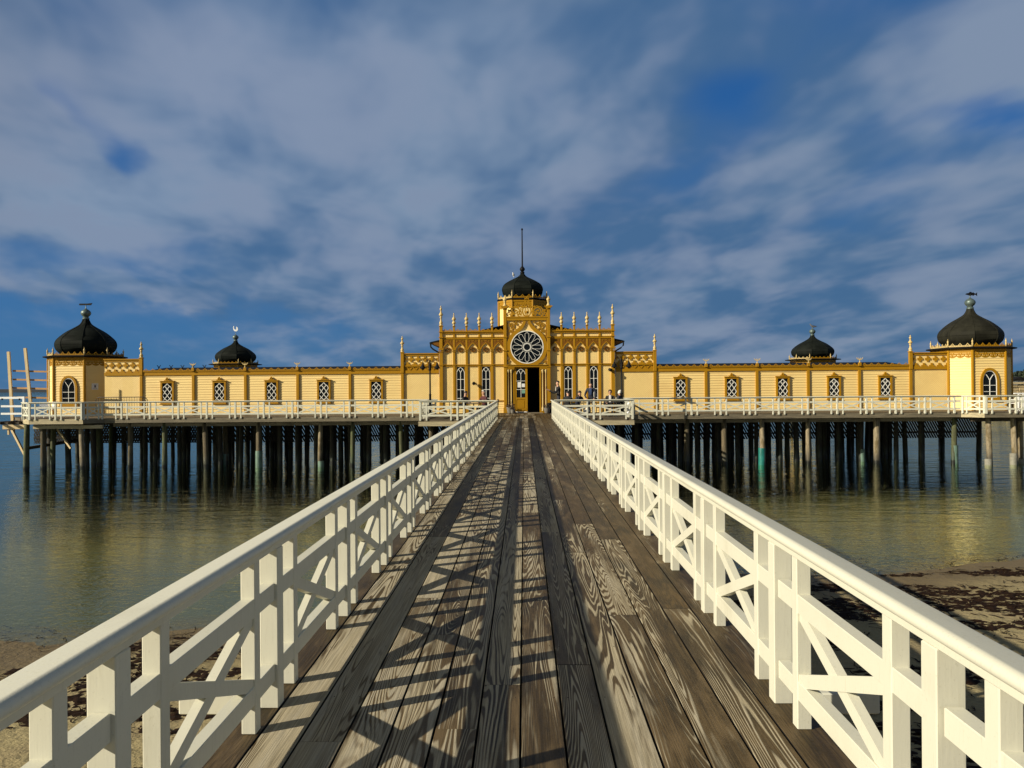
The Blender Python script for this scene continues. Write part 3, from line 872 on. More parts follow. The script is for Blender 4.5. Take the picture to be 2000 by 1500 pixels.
FR = [(52, 42.3, M_pilegreen, 'corner pile with pale green stains at the far left of the deck', None, .17),
      (84, 42.6, M_pile, 'second pile from the far left corner of the deck', None, .17),
      (104, 43.8, M_pilegreen, 'thin green stained pile behind the second pile of the left corner', None, .15),
      (131, 44.2, M_piledark, 'dark leaning pile between the two braces of the left corner', None, .18),
      (158, 42.5, M_pilepale, 'bleached pile under the sunny edge of the left tower railing', None, .155),
      (181, 43.9, M_piledark, 'dark pile below the notice of the left tower', None, .16),
      (192, 45.0, M_pilegreen, 'green streaked pile right of the left tower corner', None, .18),
      (216, 46.2, M_pilegreen, 'slim mossy pile between the left tower and the first left window', None, .13),
      (255, 43.15, M_pile, 'brown front pile below the steel crowd barrier', None, .15),
      (322, 43.15, M_pilegreen, 'grey green front pile below the outermost left wing window', None, .165),
      (400, 43.15, M_pile, 'front pile below the left wing between its first and second window from the tower', None, .17),
      (439, 45.2, M_pile, 'set back pile with a pale foot below the second left window from the tower', (-.1, .62, M_mint), .16),
      (505, 43.15, M_pile, 'front pile with a mint green foot sleeve under the left wing', (-.2, .95, M_mint), .17),
      (626, 43.15, M_pilepale, 'front pile with a bleached foot below the fourth left window from the tower', (-.2, .35, M_mint), .15),
      (689, 43.15, M_pilegreen, 'straight greenish front pile below the innermost pair of left windows', None, .15),
      (782, 43.15, M_pilegreen, 'front pile nearest the pier under the left wing', None, .14),
      (841, 38.4, M_pile, 'pile under the front corner of the left terrace', None, .13),
      (1341, 43.15, M_pile, 'front pile nearest the pier under the right wing', None, .16),
      (1413, 43.15, M_pile, 'rough brown front pile below the second right window from the pier', None, .18),
      (1487, 43.1, M_pilepale, 'pale front pile with a bright teal foot sleeve', (-.3, .93, M_teal), .17),
      (1577, 43.15, M_pilepale, 'weathered front pile with a worn pale foot below the right wing', None, .15),
      (1682, 44.6, M_piledark, 'shaded pile with a mint green foot below the outermost right window', (-.2, .70, M_mint), .15),
      (1711, 43.1, M_pilepale, 'leaning bleached pile below the last window of the right wing', None, .19),
      (1863, 43.0, M_pilegreen, 'bright moss green pile with a grey foot sleeve under the right tower', (-.2, 1.02, M_mint), .155),
      (1929, 42.3, M_pilepale, 'bleached peeling pile below the arched window of the right tower', (-.2, .33, M_conc), .16),
      (1978, 42.3, M_pilepale, 'left pile of the close pair at the far right end', (-.2, .63, M_conc), .16),
      (1992, 42.8, M_pilepale, 'right pile of the close pair at the far right end, half hidden', (-.2, .28, M_conc), .15)]
for i, (px, y, mt, lab, slv, r) in enumerate(FR):
    pile(ux(px, y), y, lab, mt, r, 2.56 if y < 44 else 2.42, 'front piles under the bath house', slv, 100 + i)
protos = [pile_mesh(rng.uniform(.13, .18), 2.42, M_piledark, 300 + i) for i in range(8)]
LAB = 'dark wooden pile standing in deep shade under the bath house deck'
for row, yy in enumerate((44.9, 46.6, 48.4, 50.6, 53.0)):
    x = -30.0 + rng.uniform(0, .6)
    while x < 30.2:
        if x / yy > -.64 and (not (yy < 46 and x < -24.5) and abs(x) < 23.8 or rng.random() < .62):
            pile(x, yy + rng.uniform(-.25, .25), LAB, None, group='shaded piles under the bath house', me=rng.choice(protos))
        x += rng.uniform(.95, 1.42) if abs(x) < 23 else rng.uniform(1.6, 2.4)
for sx in (-1, 1):
    for yy in (38.6, 41.6):
        for xx in (3.9, 2.5):
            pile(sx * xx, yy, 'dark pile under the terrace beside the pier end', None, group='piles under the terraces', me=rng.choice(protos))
# braces at the left corner
def timber(name, a, c, w_, h_, mat, label, cat='timber'):
    b = MB(); b.beam(a, c, w_, h_)
    return tag(b.build(name, mat), label, cat)
timber('cross_timber', (ux(50, 42.6), 42.62, 1.20), (ux(150, 46), 46, 1.42), .10, .17, M_under, 'dark horizontal timber tying the piles at the left corner')

# ------------------------------------------------------------------ bath house
BX = .17
bh = thing('bath_house', 'long cream and ochre wooden bath house on piles with black domes and a rose window', 'bath house', (BX, 46.2, DECK))
S = .0306
def fx(px): return BX + (px - 1030) * S            # across the pavilion front
def fz(py): return EYE + (757.6 - py) * S          # up the pavilion front
YW = 46.32                                         # wing wall face
YF = 46.14                                         # pavilion wall face

def lap_boards(b, x0, x1, yf, z0, z1, step=.152, lap=.024):
    z = z0
    while z < z1 - .01:
        e = min(z + step, z1)
        vs = [(x0, yf - lap, z), (x1, yf - lap, z), (x1, yf, e), (x0, yf, e), (x0, yf + .06, z), (x1, yf + .06, z), (x1, yf + .06, e), (x0, yf + .06, e)]
        b.add(vs, [(0, 1, 2, 3), (4, 7, 6, 5), (0, 4, 5, 1), (1, 5, 6, 2), (2, 6, 7, 3), (3, 7, 4, 0)])
        z = e
FIN_S = [(.075, 0), (.075, .03), (.05, .05), (.05, .09), (.085, .11), (.11, .16), (.112, .20), (.085, .26), (.05, .30), (.052, .315), (.095, .34), (.118, .40), (.105, .46), (.06, .52), (.03, .57), (.022, .60), (.045, .62), (.045, .645), (.018, .67), (.016, .70), (.035, .72), (.035, .745), (.006, .78)]
FIN_T = [(.105, 0), (.105, .05), (.075, .07), (.095, .12), (.105, .17), (.085, .24), (.055, .29), (.048, .44), (.062, .47), (.09, .49), (.062, .52), (.055, .58), (.10, .61), (.125, .65), (.12, .69), (.08, .76), (.045, .82), (.04, .93), (.06, .95), (.075, 1.0), (.062, 1.05), (.03, 1.08), (.02, 1.11), (.04, 1.14), (.03, 1.17), (.005, 1.22)]
def lathe_mesh(prof, mat, n=12, sc=1.0, sr=1.0):
    b = MB(); b.lathe([(r * sr, z * sc) for r, z in prof], (0, 0, 0), n)
    me = b.mesh('turned', mat, True); return me
me_fs = lathe_mesh(FIN_S, M_gold); me_ft = lathe_mesh(FIN_T, M_gold); me_fw = lathe_mesh(FIN_T, M_gold, 12, .80, 1.0)
me_ftin = lathe_mesh([(.04, 0), (.04, .10), (.055, .12), (.04, .15), (.055, .19), (.035, .24), (.05, .28), (.055, .33), (.03, .38), (.012, .42), (.02, .44), (.004, .50)], M_gold, 8)
def part(name, me, x, y, z, parent=None):
    p = parent or bh
    o = bpy.data.objects.new(name, me); COL.objects.link(o); place(o, (x, y, z), p); return o

# --- wings
ZB0, ZB1 = 5.325, 5.50           # the ochre beam under the eaves
def cresting(b, x0, x1, y, z, unit=.42, h=.17):
    n = max(1, round((x1 - x0) / unit)); u = (x1 - x0) / n
    b.box(x0, x1, y - .012, y + .012, z, z + .03)
    for i in range(n):
        a = x0 + i * u
        b.ribbon([(a, z + .05), (a + u * .25, z + .075), (a + u * .5, z + h), (a + u * .75, z + .075), (a + u, z + .05)], .034, y - .012, y + .012)
        b.ribbon([(a + u * .18, z + .02), (a + u * .5, z + .105), (a + u * .82, z + .02)], .026, y - .010, y + .010)
        b.ribbon([(a + u * .38, z + .02), (a + u * .5, z + .06), (a + u * .62, z + .02)], .02, y - .009, y + .009)
        b.prism([(a - .03, z + .02), (a + .03, z + .02), (a, z + .09)], y - .008, y + .008)
def cross_shape(cx_, cz_, r, w_):
    return [(cx_ - w_, cz_ - r), (cx_ + w_, cz_ - r), (cx_ + w_, cz_ - w_), (cx_ + r, cz_ - w_), (cx_ + r, cz_ + w_), (cx_ + w_, cz_ + w_), (cx_ + w_, cz_ + r), (cx_ - w_, cz_ + r), (cx_ - w_, cz_ + w_), (cx_ - r, cz_ + w_), (cx_ - r, cz_ - w_), (cx_ - w_, cz_ - w_)]
def half_cross(cx_, z0, r, w_):
    return [(cx_ - r, z0), (cx_ + r, z0), (cx_ + r, z0 + w_ * 1.5), (cx_ + w_ * 1.15, z0 + w_ * 1.5), (cx_ + w_ * 1.15, z0 + r * 1.25), (cx_ - w_ * 1.15, z0 + r * 1.25), (cx_ - w_ * 1.15, z0 + w_ * 1.5), (cx_ - r, z0 + w_ * 1.5)]
PALM = [(0, .0)]
def palmette():
    b = MB()
    b.lathe([(.035, 0), (.05, .02), (.05, .05), (.022, .08), (.02, .14), (.035, .16), (.02, .19)], (0, 0, 0), 8)
    for sg in (-1, 1):
        pts = [(0, .17), (sg * .05, .185), (sg * .11, .215), (sg * .155, .255), (sg * .185, .315)]
        b.ribbon(pts, [.05, .05, .045, .034, .008], -.018, .018)
        b.ribbon([(0, .18), (sg * .045, .25), (sg * .06, .31)], [.028, .022, .006], -.012, .012)
    return b.mesh('palmette', M_gold, False)
me_palm = palmette()
me_palmbase = MB().cbox(-.085, .085, -.06, .06, 0, .20, .01).mesh('pier_cap', M_ochre)
def lattice_window(x, kind=0):
    z0, z1 = 3.585, 4.925; hw = .405
    win = MB(); win.box(x - hw + .10, x + hw - .10, YW - .05, YW - .03, z0 + .16, z1 - .09)
    w_ = win.build('window', M_glass, bh)
    b = MB(); y0, y1 = YW - .115, YW + .0
    b.box(x - hw, x - hw + .105, y0, y1, z0 + .0, z1); b.box(x + hw - .105, x + hw, y0, y1, z0, z1)
    b.box(x - hw + .105, x + hw - .105, y0, y1, z1 - .095, z1); b.box(x - hw + .105, x + hw - .105, y0, y1, z0, z0 + .17)
    b.box(x - hw - .035, x + hw + .035, y0 - .04, y1, z1, z1 + .045); b.box(x - hw - .03, x + hw + .03, y0 - .05, y1, z0 - .055, z0)
    b.build('frame', M_ochre, w_)
    b = MB(); gx0, gx1 = x - hw + .105, x + hw - .105; gw = gx1 - gx0; gz0, gz1 = z0 + .17, z1 - .095
    st = gw / 2; y0, y1 = YW - .085, YW - .055; wd = .032; hh = st * .78
    zt = gz1 - .03; zc_ = zt - hh * 1.25
    zs = []
    # ogee head
    for sg in (-1, 1):
        xe = x + sg * gw / 2
        b.ribbon([(x, zt), (x + sg * gw * .12, zt - .10), (x + sg * gw * .36, zt - .21), (xe - sg * .02, zt - .34)], wd, y0, y1)
    k = 0
    z = zt - .34
    # diamonds below, two across
    h2 = .39
    pts = []
    zz = z
    while zz > gz0 + .02:
        for sg in (-1, 1):
            xe = x + sg * (gw / 2 - .015)
            e = zz - h2 / 2
            b.bar((xe, zz), (x + sg * gw * .25, max(e, gz0)), wd, y0, y1)
            b.bar((x + sg * gw * .25, max(e, gz0)), (x, max(zz - h2, gz0)), wd, y0 + .004, y1 - .004)
            b.bar((x, zz + (0 if k else .02)), (x + sg * gw * .25, max(e, gz0)), wd, y0 + .002, y1 - .002)
            b.bar((x + sg * gw * .25, max(e, gz0)), (xe, max(zz - h2, gz0)), wd, y0 + .006, y1 - .006)
        k += 1
        zz -= h2
    for sg in (-1, 1):
        b.bar((x + sg * gw * .25, zt - .16), (x, z), wd, y0 + .001, y1 - .001)
        b.bar((x + sg * gw * .14, zt - .115), (x - sg * .0, z + .0), .001, y0 + .003, y1 - .003)
    b.build('lattice', M_sash, w_)
    b = MB(); yy0, yy1 = YW - .13, YW - .06; zb = z1 + .045
    b.prism([(x - .17, zb), (x + .17, zb), (x + .15, zb + .035), (x + .09, zb + .05), (x + .085, zb + .11), (x + .05, zb + .16), (x, zb + .215), (x - .05, zb + .16), (x - .085, zb + .11), (x - .09, zb + .05), (x - .15, zb + .035)], yy0, yy1)
    for sg in (-1, 1): b.ribbon([(x + sg * .03, zb + .04), (x + sg * .06, zb + .09), (x + sg * .02, zb + .13)], .02, yy0 - .02, yy0)
    b.build('crest', M_ochre, w_)
    return w_
def crosses(b, x0, x1, y, z0, z1, zig):
    """openwork board of two staggered rows of crosses"""
    n = max(3, round((x1 - x0) / .42)); u = (x1 - x0) / n; h_ = (z1 - z0)
    zc_ = z0 + h_ * .66; r = min(.165, h_ * .34); w_ = r * .36
    for i in range(n + 1):
        c = x0 + i * u
        if i == 0: b.prism([(x0, zc_ - w_), (x0 + r, zc_ - w_), (x0 + r, zc_ + w_), (x0, zc_ + w_)], y - .05, y - .012); b.box(x0, x0 + w_, y - .048, y - .012, zc_ - r, zc_ + r)
        elif i == n: b.prism([(x1 - r, zc_ - w_), (x1, zc_ - w_), (x1, zc_ + w_), (x1 - r, zc_ + w_)], y - .05, y - .012); b.box(x1 - w_, x1, y - .048, y - .012, zc_ - r, zc_ + r)
        else: b.prism(cross_shape(c, zc_, r, w_), y - .05, y - .012)
    for i in range(n):
        b.prism(half_cross(x0 + (i + .5) * u, z0, r * 1.0, w_), y - .052, y - .012)
def wing(sg):
    xi, xo = (-7.34, -23.2) if sg < 0 else (7.84, 23.05)
    xa, xb = min(xi, xo), max(xi, xo)
    b = MB(); lap_boards(b, xa, xb, YW, DECK + .04, ZB0)
    b.build('wing_wall', M_lap, bh, origin=(xa, YW, DECK + .04))
    b = MB(); b.box(xa, xb, YW - .07, YW + .06, ZB0, ZB1); b.box(xa, xb, YW - .10, YW + .06, ZB1, ZB1 + .03)
    b.box(xa, xb, YW - .085, YW - .002, ZB0 - .025, ZB0 + .02); b.build('eaves_beam', M_ochre, bh)
    b = MB(); b.box(xa, xb, YW - .035, YW + .06, DECK - .01, DECK + .05); b.build('plinth', M_fascia, bh)
    # body and roof
    b = MB(); b.box(xa - .1, xb + .1, YW + .07, YW + 6.5, DECK, ZB1 - .06); b.build('wing_body', M_plain, bh)
    b = MB()
    b.add([(xa - .15, YW + .02, 5.52), (xb + .15, YW + .02, 5.52), (xb + .15, YW + 3.4, 5.86), (xa - .15, YW + 3.4, 5.86), (xa - .15, YW + 6.6, 5.52), (xb + .15, YW + 6.6, 5.52)], [(0, 1, 2, 3), (3, 2, 5, 4), (0, 3, 4), (1, 5, 2), (0, 4, 5, 1)])
    b.build('wing_roof', M_roof, bh)
    b = MB(); b.tube([(xa, YW - .06, 5.56), (xb, YW - .06, 5.56)], .035, 6); b.build('gutter', M_iron, bh)
    n = 5
    for i in range(n + 1):
        x = xi + (xo - xi) * i / n
        b = MB(); b.cbox(x - .085, x + .085, YW - .10, YW, DECK + .02, ZB0 - .03, .012); b.build('pilaster', M_ochre, bh)
        if 0 < i < n:
            part('pilaster_cap', me_palmbase, x, YW - .12, 5.53); part('palmette', me_palm, x, YW - .12, 5.73)
    for i in range(n):
        x0, x1 = xi + (xo - xi) * i / n, xi + (xo - xi) * (i + 1) / n
        b = MB(); cresting(b, min(x0, x1) + .09, max(x0, x1) - .09, YW - .10, 5.53); b.build('cresting', M_ochre, bh)
        lattice_window((x0 + x1) / 2)
    # tall end panels with crosses
    for (x0, x1, zc_, zig, zt) in ((BX + sg * 5.30, xi - sg * .09, 5.40, True, 6.52), (xo + sg * .09, sg * 25.47, 5.44, False, 6.32)):
        a, c = min(x0, x1), max(x0, x1)
        b = MB(); b.box(a, c, YW - .005, YW + .06, DECK, ZB0 + .02); b.build('herringbone_panel', M_chev2, bh, origin=((a + c) / 2, YW, DECK))
        b = MB(); b.box(a, c, YW + .0, YW + .07, ZB0 + .02, zt - .02); b.build('parapet_panel', M_plain, bh)
        b = MB()
        b.box(a, c, YW - .075, YW, ZB0 - .02, ZB0 + .15)
        zz = ZB0 + .15
        if zig:
            b.box(a, c, YW - .02, YW, zz, zz + .235); b.box(a, c, YW - .085, YW, zz + .235, zz + .30)
            n_ = 6; u = (c - a) / n_
            for i in range(n_):
                b.bar((a + i * u, zz + .01), (a + (i + .5) * u, zz + .225), .05, YW - .05, YW - .02); b.bar((a + (i + .5) * u, zz + .225), (a + (i + 1) * u, zz + .01), .05, YW - .048, YW - .02)
            zz += .30
        crosses(b, a + .02, c - .02, YW, zz, zt - .16, zig)
        b.box(a, c, YW - .06, YW, zt - .16, zt - .06); b.box(a - .03, c + .03, YW - .11, YW + .10, zt - .06, zt)
        b.build('cross_parapet', M_ochre, bh)
    for x, zt in ((xi, 6.50), (xo, 6.30)):
        b = MB(); b.cbox(x - .095, x + .095, YW - .13, YW + .05, ZB0, zt + .04, .01); b.box(x - .12, x + .12, YW - .155, YW + .07, zt + .04, zt + .085); b.build('end_post', M_ochre, bh)
        part('finial', me_fw, x, YW - .04, zt + .085)
wing(-1); wing(1)
# row of small iron brackets on the left roof edge
b = MB()
for k, x in enumerate((-22.3, -21.55, -20.85, -20.2, -19.5)):
    for sg in (-1, 1): b.ribbon([(x, 5.72), (x + sg * .05, 5.86), (x + sg * .11, 5.92)], .035, YW + .3, YW + .33)
    b.box(x - .02, x + .02, YW + .3, YW + .33, 5.5, 5.74)
b.build('roof_bracket', M_iron, bh)

# --- pavilion
zC3, zC2, zC1 = fz(713.5), fz(660), fz(649)         # the three string courses
ztop = fz(646)
PX = [43, 68, 93, 118, 142.7, 168]
b = MB(); b.box(BX - 5.16, BX - 1.1, YF, YF + .1, DECK, zC3); b.build('lower_wall', M_chev, bh, origin=(BX - 1.31 - .755 * 2 - .38, YF, DECK))
b = MB(); b.box(BX + 1.1, BX + 5.16, YF, YF + .1, DECK, zC3); b.build('lower_wall', M_chev, bh, origin=(BX + 1.31 + .755 * 2 + .38, YF, DECK))
for sg in (-1, 1):
    a, c = sorted((BX + sg * 1.25, BX + sg * 5.16))
    b = MB(); b.box(a, c, YF, YF + .1, zC3, ztop); b.build('upper_wall', M_vert, bh, origin=((a + c) / 2, YF, zC3))
    b = MB(); lap_boards(b, a, c, YF - .04, DECK + .02, fz(784), .13); b.build('dado', M_lap, bh, origin=(a, YF, DECK + .02))
    b = MB(); b.box(a, c, YF - .10, YF, fz(784), fz(782.2)); b.build('dado_rail', M_ochre, bh)
    b = MB()
    b.box(a, c, YF - .06, YF, zC3 - .06, zC3 + .035); b.box(a, c, YF - .10, YF, zC3 + .035, zC3 + .06)
    b.build('string_course', M_ochre, bh)
    b = MB(); b.box(a, c, YF - .07, YF, zC2 - .07, zC2 + .03); b.box(a, c, YF - .09, YF, zC2 + .03, zC2 + .065); b.build('string_course', M_ochre, bh)
    b = MB(); b.box(a, c, YF - .09, YF + .1, zC1 - .055, zC1 + .025); b.box(a, c, YF - .14, YF + .12, zC1 + .025, zC1 + .065); b.build('cornice', M_ochre, bh)
    # body behind
    for i in range(5):
        xa_, xb_ = sorted((BX + sg * PX[i] * S, BX + sg * PX[i + 1] * S))
        xm = (xa_ + xb_) / 2; hw = (xb_ - xa_) / 2 - .07
        # brown carved frieze with a pointed arch cut into it
        zt, zs, zb = zC2 - .07, fz(669.5), fz(679.5)
        b = MB()
        b.prism([(xm - hw, zb), (xm, zs), (xm, zt), (xm - hw, zt)], YF - .035, YF - .002); b.prism([(xm, zs), (xm + hw, zb), (xm + hw, zt), (xm, zt)], YF - .035, YF - .002)
        b.build('carved_frieze', M_ochre2, bh)
        b = MB()
        b.ribbon([(xm - hw - .0, zb - .03), (xm - hw * .5, (zb + zs) / 2 + .02), (xm, zs + .01), (xm + hw * .5, (zb + zs) / 2 + .02), (xm + hw, zb - .03)], .055, YF - .075, YF - .002)
        for q in (-.62, .62):
            b.ribbon([(xm + q * hw, zt - .05), (xm + q * hw * 1.25, zt - .10), (xm + q * hw, zt - .16), (xm + q * hw * .8, zt - .10), (xm + q * hw, zt - .05)], .022, YF - .05, YF - .03)
        b.ribbon([(xm - .09, zt - .05), (xm, zt - .1), (xm + .09, zt - .05)], .022, YF - .05, YF - .03)
        b.build('arch_mould', M_ochre, bh)
        # quatrefoil
        b = MB(); zq = fz(682.8)
        for q in range(4):
            a_ = PI / 4 + q * PI / 2
            cxq, czq = xm + .075 * math.cos(a_), zq + .075 * math.sin(a_)
            b.ribbon([(cxq + .058 * math.cos(t_ * PI / 4 + a_ - PI * .75), czq + .058 * math.sin(t_ * PI / 4 + a_ - PI * .75)) for t_ in range(7)], .05, YF - .065, YF - .02)
        b.ribbon([(xm + .145 * math.cos(k * PI / 8), zq + .145 * math.sin(k * PI / 8)) for k in range(16)], .035, YF - .055, YF - .022, True)
        b.build('quatrefoil', M_ochre2, bh)
        b = MB(); cresting(b, xa_ + .09, xb_ - .09, YF - .02, zC1 + .065, .30, .15); b.build('cresting', M_ochre, bh)
    for i in range(1, 6):
        x = BX + sg * PX[i] * S; hw = .072 if i < 5 else .11; yf = YF - (.070 if i < 5 else .12)
        b = MB()
        b.cbox(x - hw, x + hw, yf, YF + .02, DECK + .02, fz(688.5), .014)
        b.box(x - hw - .03, x + hw + .03, yf - .03, YF, DECK + .02, DECK + .28)
        for zz, e in ((fz(688), .02), (fz(686), .045), (fz(683.5), .03)):
            b.cbox(x - hw - e, x + hw + e, yf - e, YF, zz, zz + .045, .01)
        b.prism([(x - hw - .02, fz(683)), (x + hw + .02, fz(683)), (x + hw + .065, fz(681)), (x - hw - .065, fz(681))], yf - .04, YF)
        b.box(x - hw - .07, x + hw + .07, yf - .045, YF, fz(681), fz(680))
        zt = fz(637.5) if i < 5 else fz(637)
        b.cbox(x - hw * .85, x + hw * .85, yf + .02, YF + .05, fz(680), zt, .012)
        for zz in (zC2 + .03, zC1 + .02, zC3 - .0):
            b.box(x - hw - .03, x + hw + .03, yf - .035, YF, zz, zz + .05)
        b.cbox(x - hw - .02, x + hw + .02, yf - .01, YF + .07, zt, zt + .05, .01)
        b.build('pilaster', M_ochre, bh)
        part('finial', me_fs if i < 5 else me_ft, x, YF - .03, zt + .05)
    # lancet windows in the second and fourth bay
    for i in (1, 3):
        xm = BX + sg * (PX[i] + PX[i + 1]) / 2 * S; hw = .245; z0, z1 = fz(787), fz(716.8)
        g = MB(); g.box(xm - hw, xm + hw, YF - .012, YF - .002, z0, z1); win = g.build('window', M_glass, bh)
        b = MB(); b.box(xm - hw - .055, xm - hw, YF - .05, YF - .001, z0, z1); b.box(xm + hw, xm + hw + .055, YF - .05, YF - .001, z0, z1); b.box(xm - hw - .055, xm + hw + .055, YF - .08, YF - .001, z0 - .06, z0)
        b.build('frame', M_ochre, win)
        b = MB(); y0, y1 = YF - .04, YF - .014; zs = z1 - .34
        b.box(xm - hw, xm - hw + .03, y0, y1, z0, zs); b.box(xm + hw - .03, xm + hw, y0, y1, z0, zs)
        b.box(xm - .016, xm + .016, y0 + .001, y1, z0, zs)
        for zz in (fz(740.8), fz(761), fz(778)): b.box(xm - hw, xm + hw, y0 + .003, y1, zz - .014, zz + .014)
        for q in (-1, 1):
            b.ribbon([(xm + q * (hw - .015), zs), (xm + q * (hw - .04), zs + .10), (xm + q * hw * .55, zs + .225), (xm, zs + .325)], .03, y0 + .002, y1)
            b.ribbon([(xm, zs), (xm + q * hw * .14, zs + .08), (xm + q * hw * .5, zs + .205)], .028, y0 + .004, y1)
        b.build('tracery', M_sash, win)
b = MB(); b.box(BX - 5.15, BX - 1.2, YF + .1, YF + 7.5, DECK, fz(664)); b.box(BX + 1.2, BX + 5.15, YF + .1, YF + 7.5, DECK, fz(664)); b.box(BX - 1.25, BX + 1.25, YF + 4, YF + 7.5, DECK, fz(664)); b.build('pavilion_body', M_plain, bh)
# low hipped roof behind the parapet, its eaves showing at both ends
b = MB(); ze, zr = 7.12, 8.42
b.add([(BX - 5.78, YF + .12, ze), (BX, YF + .12, zr), (BX + 5.78, YF + .12, ze), (BX + 5.78, YF + 7.8, ze), (BX, YF + 7.8, zr), (BX - 5.78, YF + 7.8, ze),
       (BX - 5.78, YF + .12, ze + .07), (BX, YF + .12, zr + .07), (BX + 5.78, YF + .12, ze + .07), (BX + 5.78, YF + 7.8, ze + .07), (BX, YF + 7.8, zr + .07), (BX - 5.78, YF + 7.8, ze + .07)],
      [(0, 5, 4, 1), (1, 4, 3, 2), (6, 7, 10, 11), (7, 8, 9, 10), (0, 1, 7, 6), (1, 2, 8, 7), (5, 11, 10, 4), (4, 10, 9, 3), (0, 6, 11, 5), (2, 3, 9, 8)])
b.build('pavilion_roof', M_roof, bh)
for sg in (-1, 1):
    b = MB(); x = BX + sg * 5.80
    b.tube([(x, YF + .06, 7.12), (x, YF + 7.8, 7.12)], .06, 8)
    b.tube([(x, YF + .1, 7.12), (x - sg * .02, YF + .1, 6.88), (x - sg * .16, YF + .1, 6.74), (x - sg * .60, YF + .1, 6.48), (x - sg * .62, YF + .2, 6.3), (x - sg * .62, YF + .2, 5.6)], .045, 8)
    b.build('downpipe', M_iron, bh)
    b = MB(); b.prism([(BX + sg * 5.16, 6.86), (BX + sg * 5.72, 7.08), (BX + sg * 5.72, 7.12), (BX + sg * 5.16, 7.18)][::sg], YF + .13, YF + .19); b.build('eaves_bracket', M_ochre2, bh)

# --- portal bay
YP_ = YF - .10
px0, px1 = fx(991), fx(1069.5)
b = MB(); b.box(px0 - .02, px1 + .02, YP_, YP_ + .12, fz(717), fz(622)); b.build('portal_wall', M_plain, bh)
for x in (fx(987.7), fx(1072.8)):
    b = MB(); hw = .095; yf = YP_ - .11
    b.cbox(x - hw, x + hw, yf, YF + .1, DECK + .02, fz(605), .014); b.box(x - hw - .03, x + hw + .03, yf - .03, YF, DECK + .02, DECK + .34)
    for py in (718, 686, 660): b.box(x - hw - .03, x + hw + .03, yf - .035, YF, fz(py), fz(py) + .06)
    b.cbox(x - hw - .03, x + hw + .03, yf - .03, YF + .12, fz(605), fz(603), .01)
    b.prism([(x - hw, fz(603)), (x + hw, fz(603)), (x + hw + .13, fz(599.4)), (x + hw + .15, fz(598.4)), (x - hw - .15, fz(598.4)), (x - hw - .13, fz(599.4))], yf - .10, YF + .18)
    b.build('portal_pilaster', M_ochre, bh)
    part('finial', lathe_mesh([(.13, 0), (.13, .04), (.085, .08), (.065, .14), (.06, .22), (.085, .25), (.07, .29), (.10, .33), (.125, .38), (.11, .43), (.06, .48), (.03, .52), (.035, .54), (.006, .60)], M_gold), x, YP_ - .06, fz(598.4))
b = MB(); b.cbox(px0, px1, YP_ - .10, YP_ + .14, fz(627), fz(620.3), .015); b.box(px0, px1, YP_ - .13, YP_, fz(621.3), fz(620.0)); b.build('portal_beam', M_ochre, bh)
# rose window
RX, RZ, RR = fx(1030.3), fz(678.7), .985
b = MB(); b.prism([(RX + RR * math.cos(2 * PI * k / 48), RZ + RR * math.sin(2 * PI * k / 48)) for k in range(48)], YP_ - .035, YP_ - .02)
rose = b.build('rose_window', M_glass, bh)
b = MB(); b.ribbon([(RX + (RR - .022) * math.cos(2 * PI * k / 64), RZ + (RR - .022) * math.sin(2 * PI * k / 64)) for k in range(64)], .05, YP_ - .10, YP_ - .03, True); b.build('rim', M_sash, rose)
b = MB(); y0, y1 = YP_ - .075, YP_ - .036; w_ = .018
def rp(a, u, v): return (RX + RR * (u * math.cos(a) - v * math.sin(a)), RZ + RR * (u * math.sin(a) + v * math.cos(a)))
b.ribbon([rp(2 * PI * k / 32, .215, 0) for k in range(32)], .04, y0 - .004, y1, True)
for k in range(12):
    a = PI / 2 + k * PI / 6
    for q in (-1, 1):
        b.ribbon([rp(a, .24, 0), rp(a, .40, q * .118), rp(a, .80, q * .118), rp(a, .845, q * .095), rp(a, .845, q * .045), rp(a, .90, q * .022), rp(a, .955, q * .03), rp(a, .985, q * .085)], w_, y0 + .001 * q, y1)
b.build('tracery', M_sash, rose)
# keel arch round it
b = MB()
def keel(rad):
    pts = []
    for k in range(41):
        a = R(-222) + (R(42) - R(-222)) * k / 40
        pts.append((RX + rad * math.cos(a), RZ + rad * math.sin(a)))
    return pts
ring = []
for k in range(49):
    a = R(90 + 40) + R(280) * k / 48
    ring.append((RX + 1.10 * math.cos(a), RZ + 1.10 * math.sin(a)))
b.ribbon(ring, .235, YP_ - .09, YP_ - .002)
zt = fz(627.6)
for q in (-1, 1):
    e = (RX + q * 1.10 * math.cos(R(50)), RZ + 1.10 * math.sin(R(50)))
    b.ribbon([(RX + q * 1.10 * math.cos(R(44)), RZ + 1.10 * math.sin(R(44))), e, (RX + q * .50, RZ + 1.02), (RX + q * .29, RZ + 1.22), (RX + q * .165, RZ + 1.43), (RX + q * .125, zt)], [.235, .235, .22, .19, .16, .14], YP_ - .092, YP_ - .003)
b.build('keel_arch', M_ochre, bh)
def scroll(b, cx_, cz_, r, turns, a0, dr, w_, y0, y1, n=26):
    pts = []; ws = []
    for k in range(n + 1):
        t_ = k / n; a = a0 + dr * turns * 2 * PI * t_; q = r * (1 - .86 * t_)
        pts.append((cx_ + q * math.cos(a), cz_ + q * math.sin(a))); ws.append(w_ * (1 - .35 * t_))
    b.ribbon(pts, ws, y0, y1)
    b.prism([(pts[-1][0] + w_ * .9 * math.cos(k * PI / 4), pts[-1][1] + w_ * .9 * math.sin(k * PI / 4)) for k in range(8)], y0 - .006, y1)
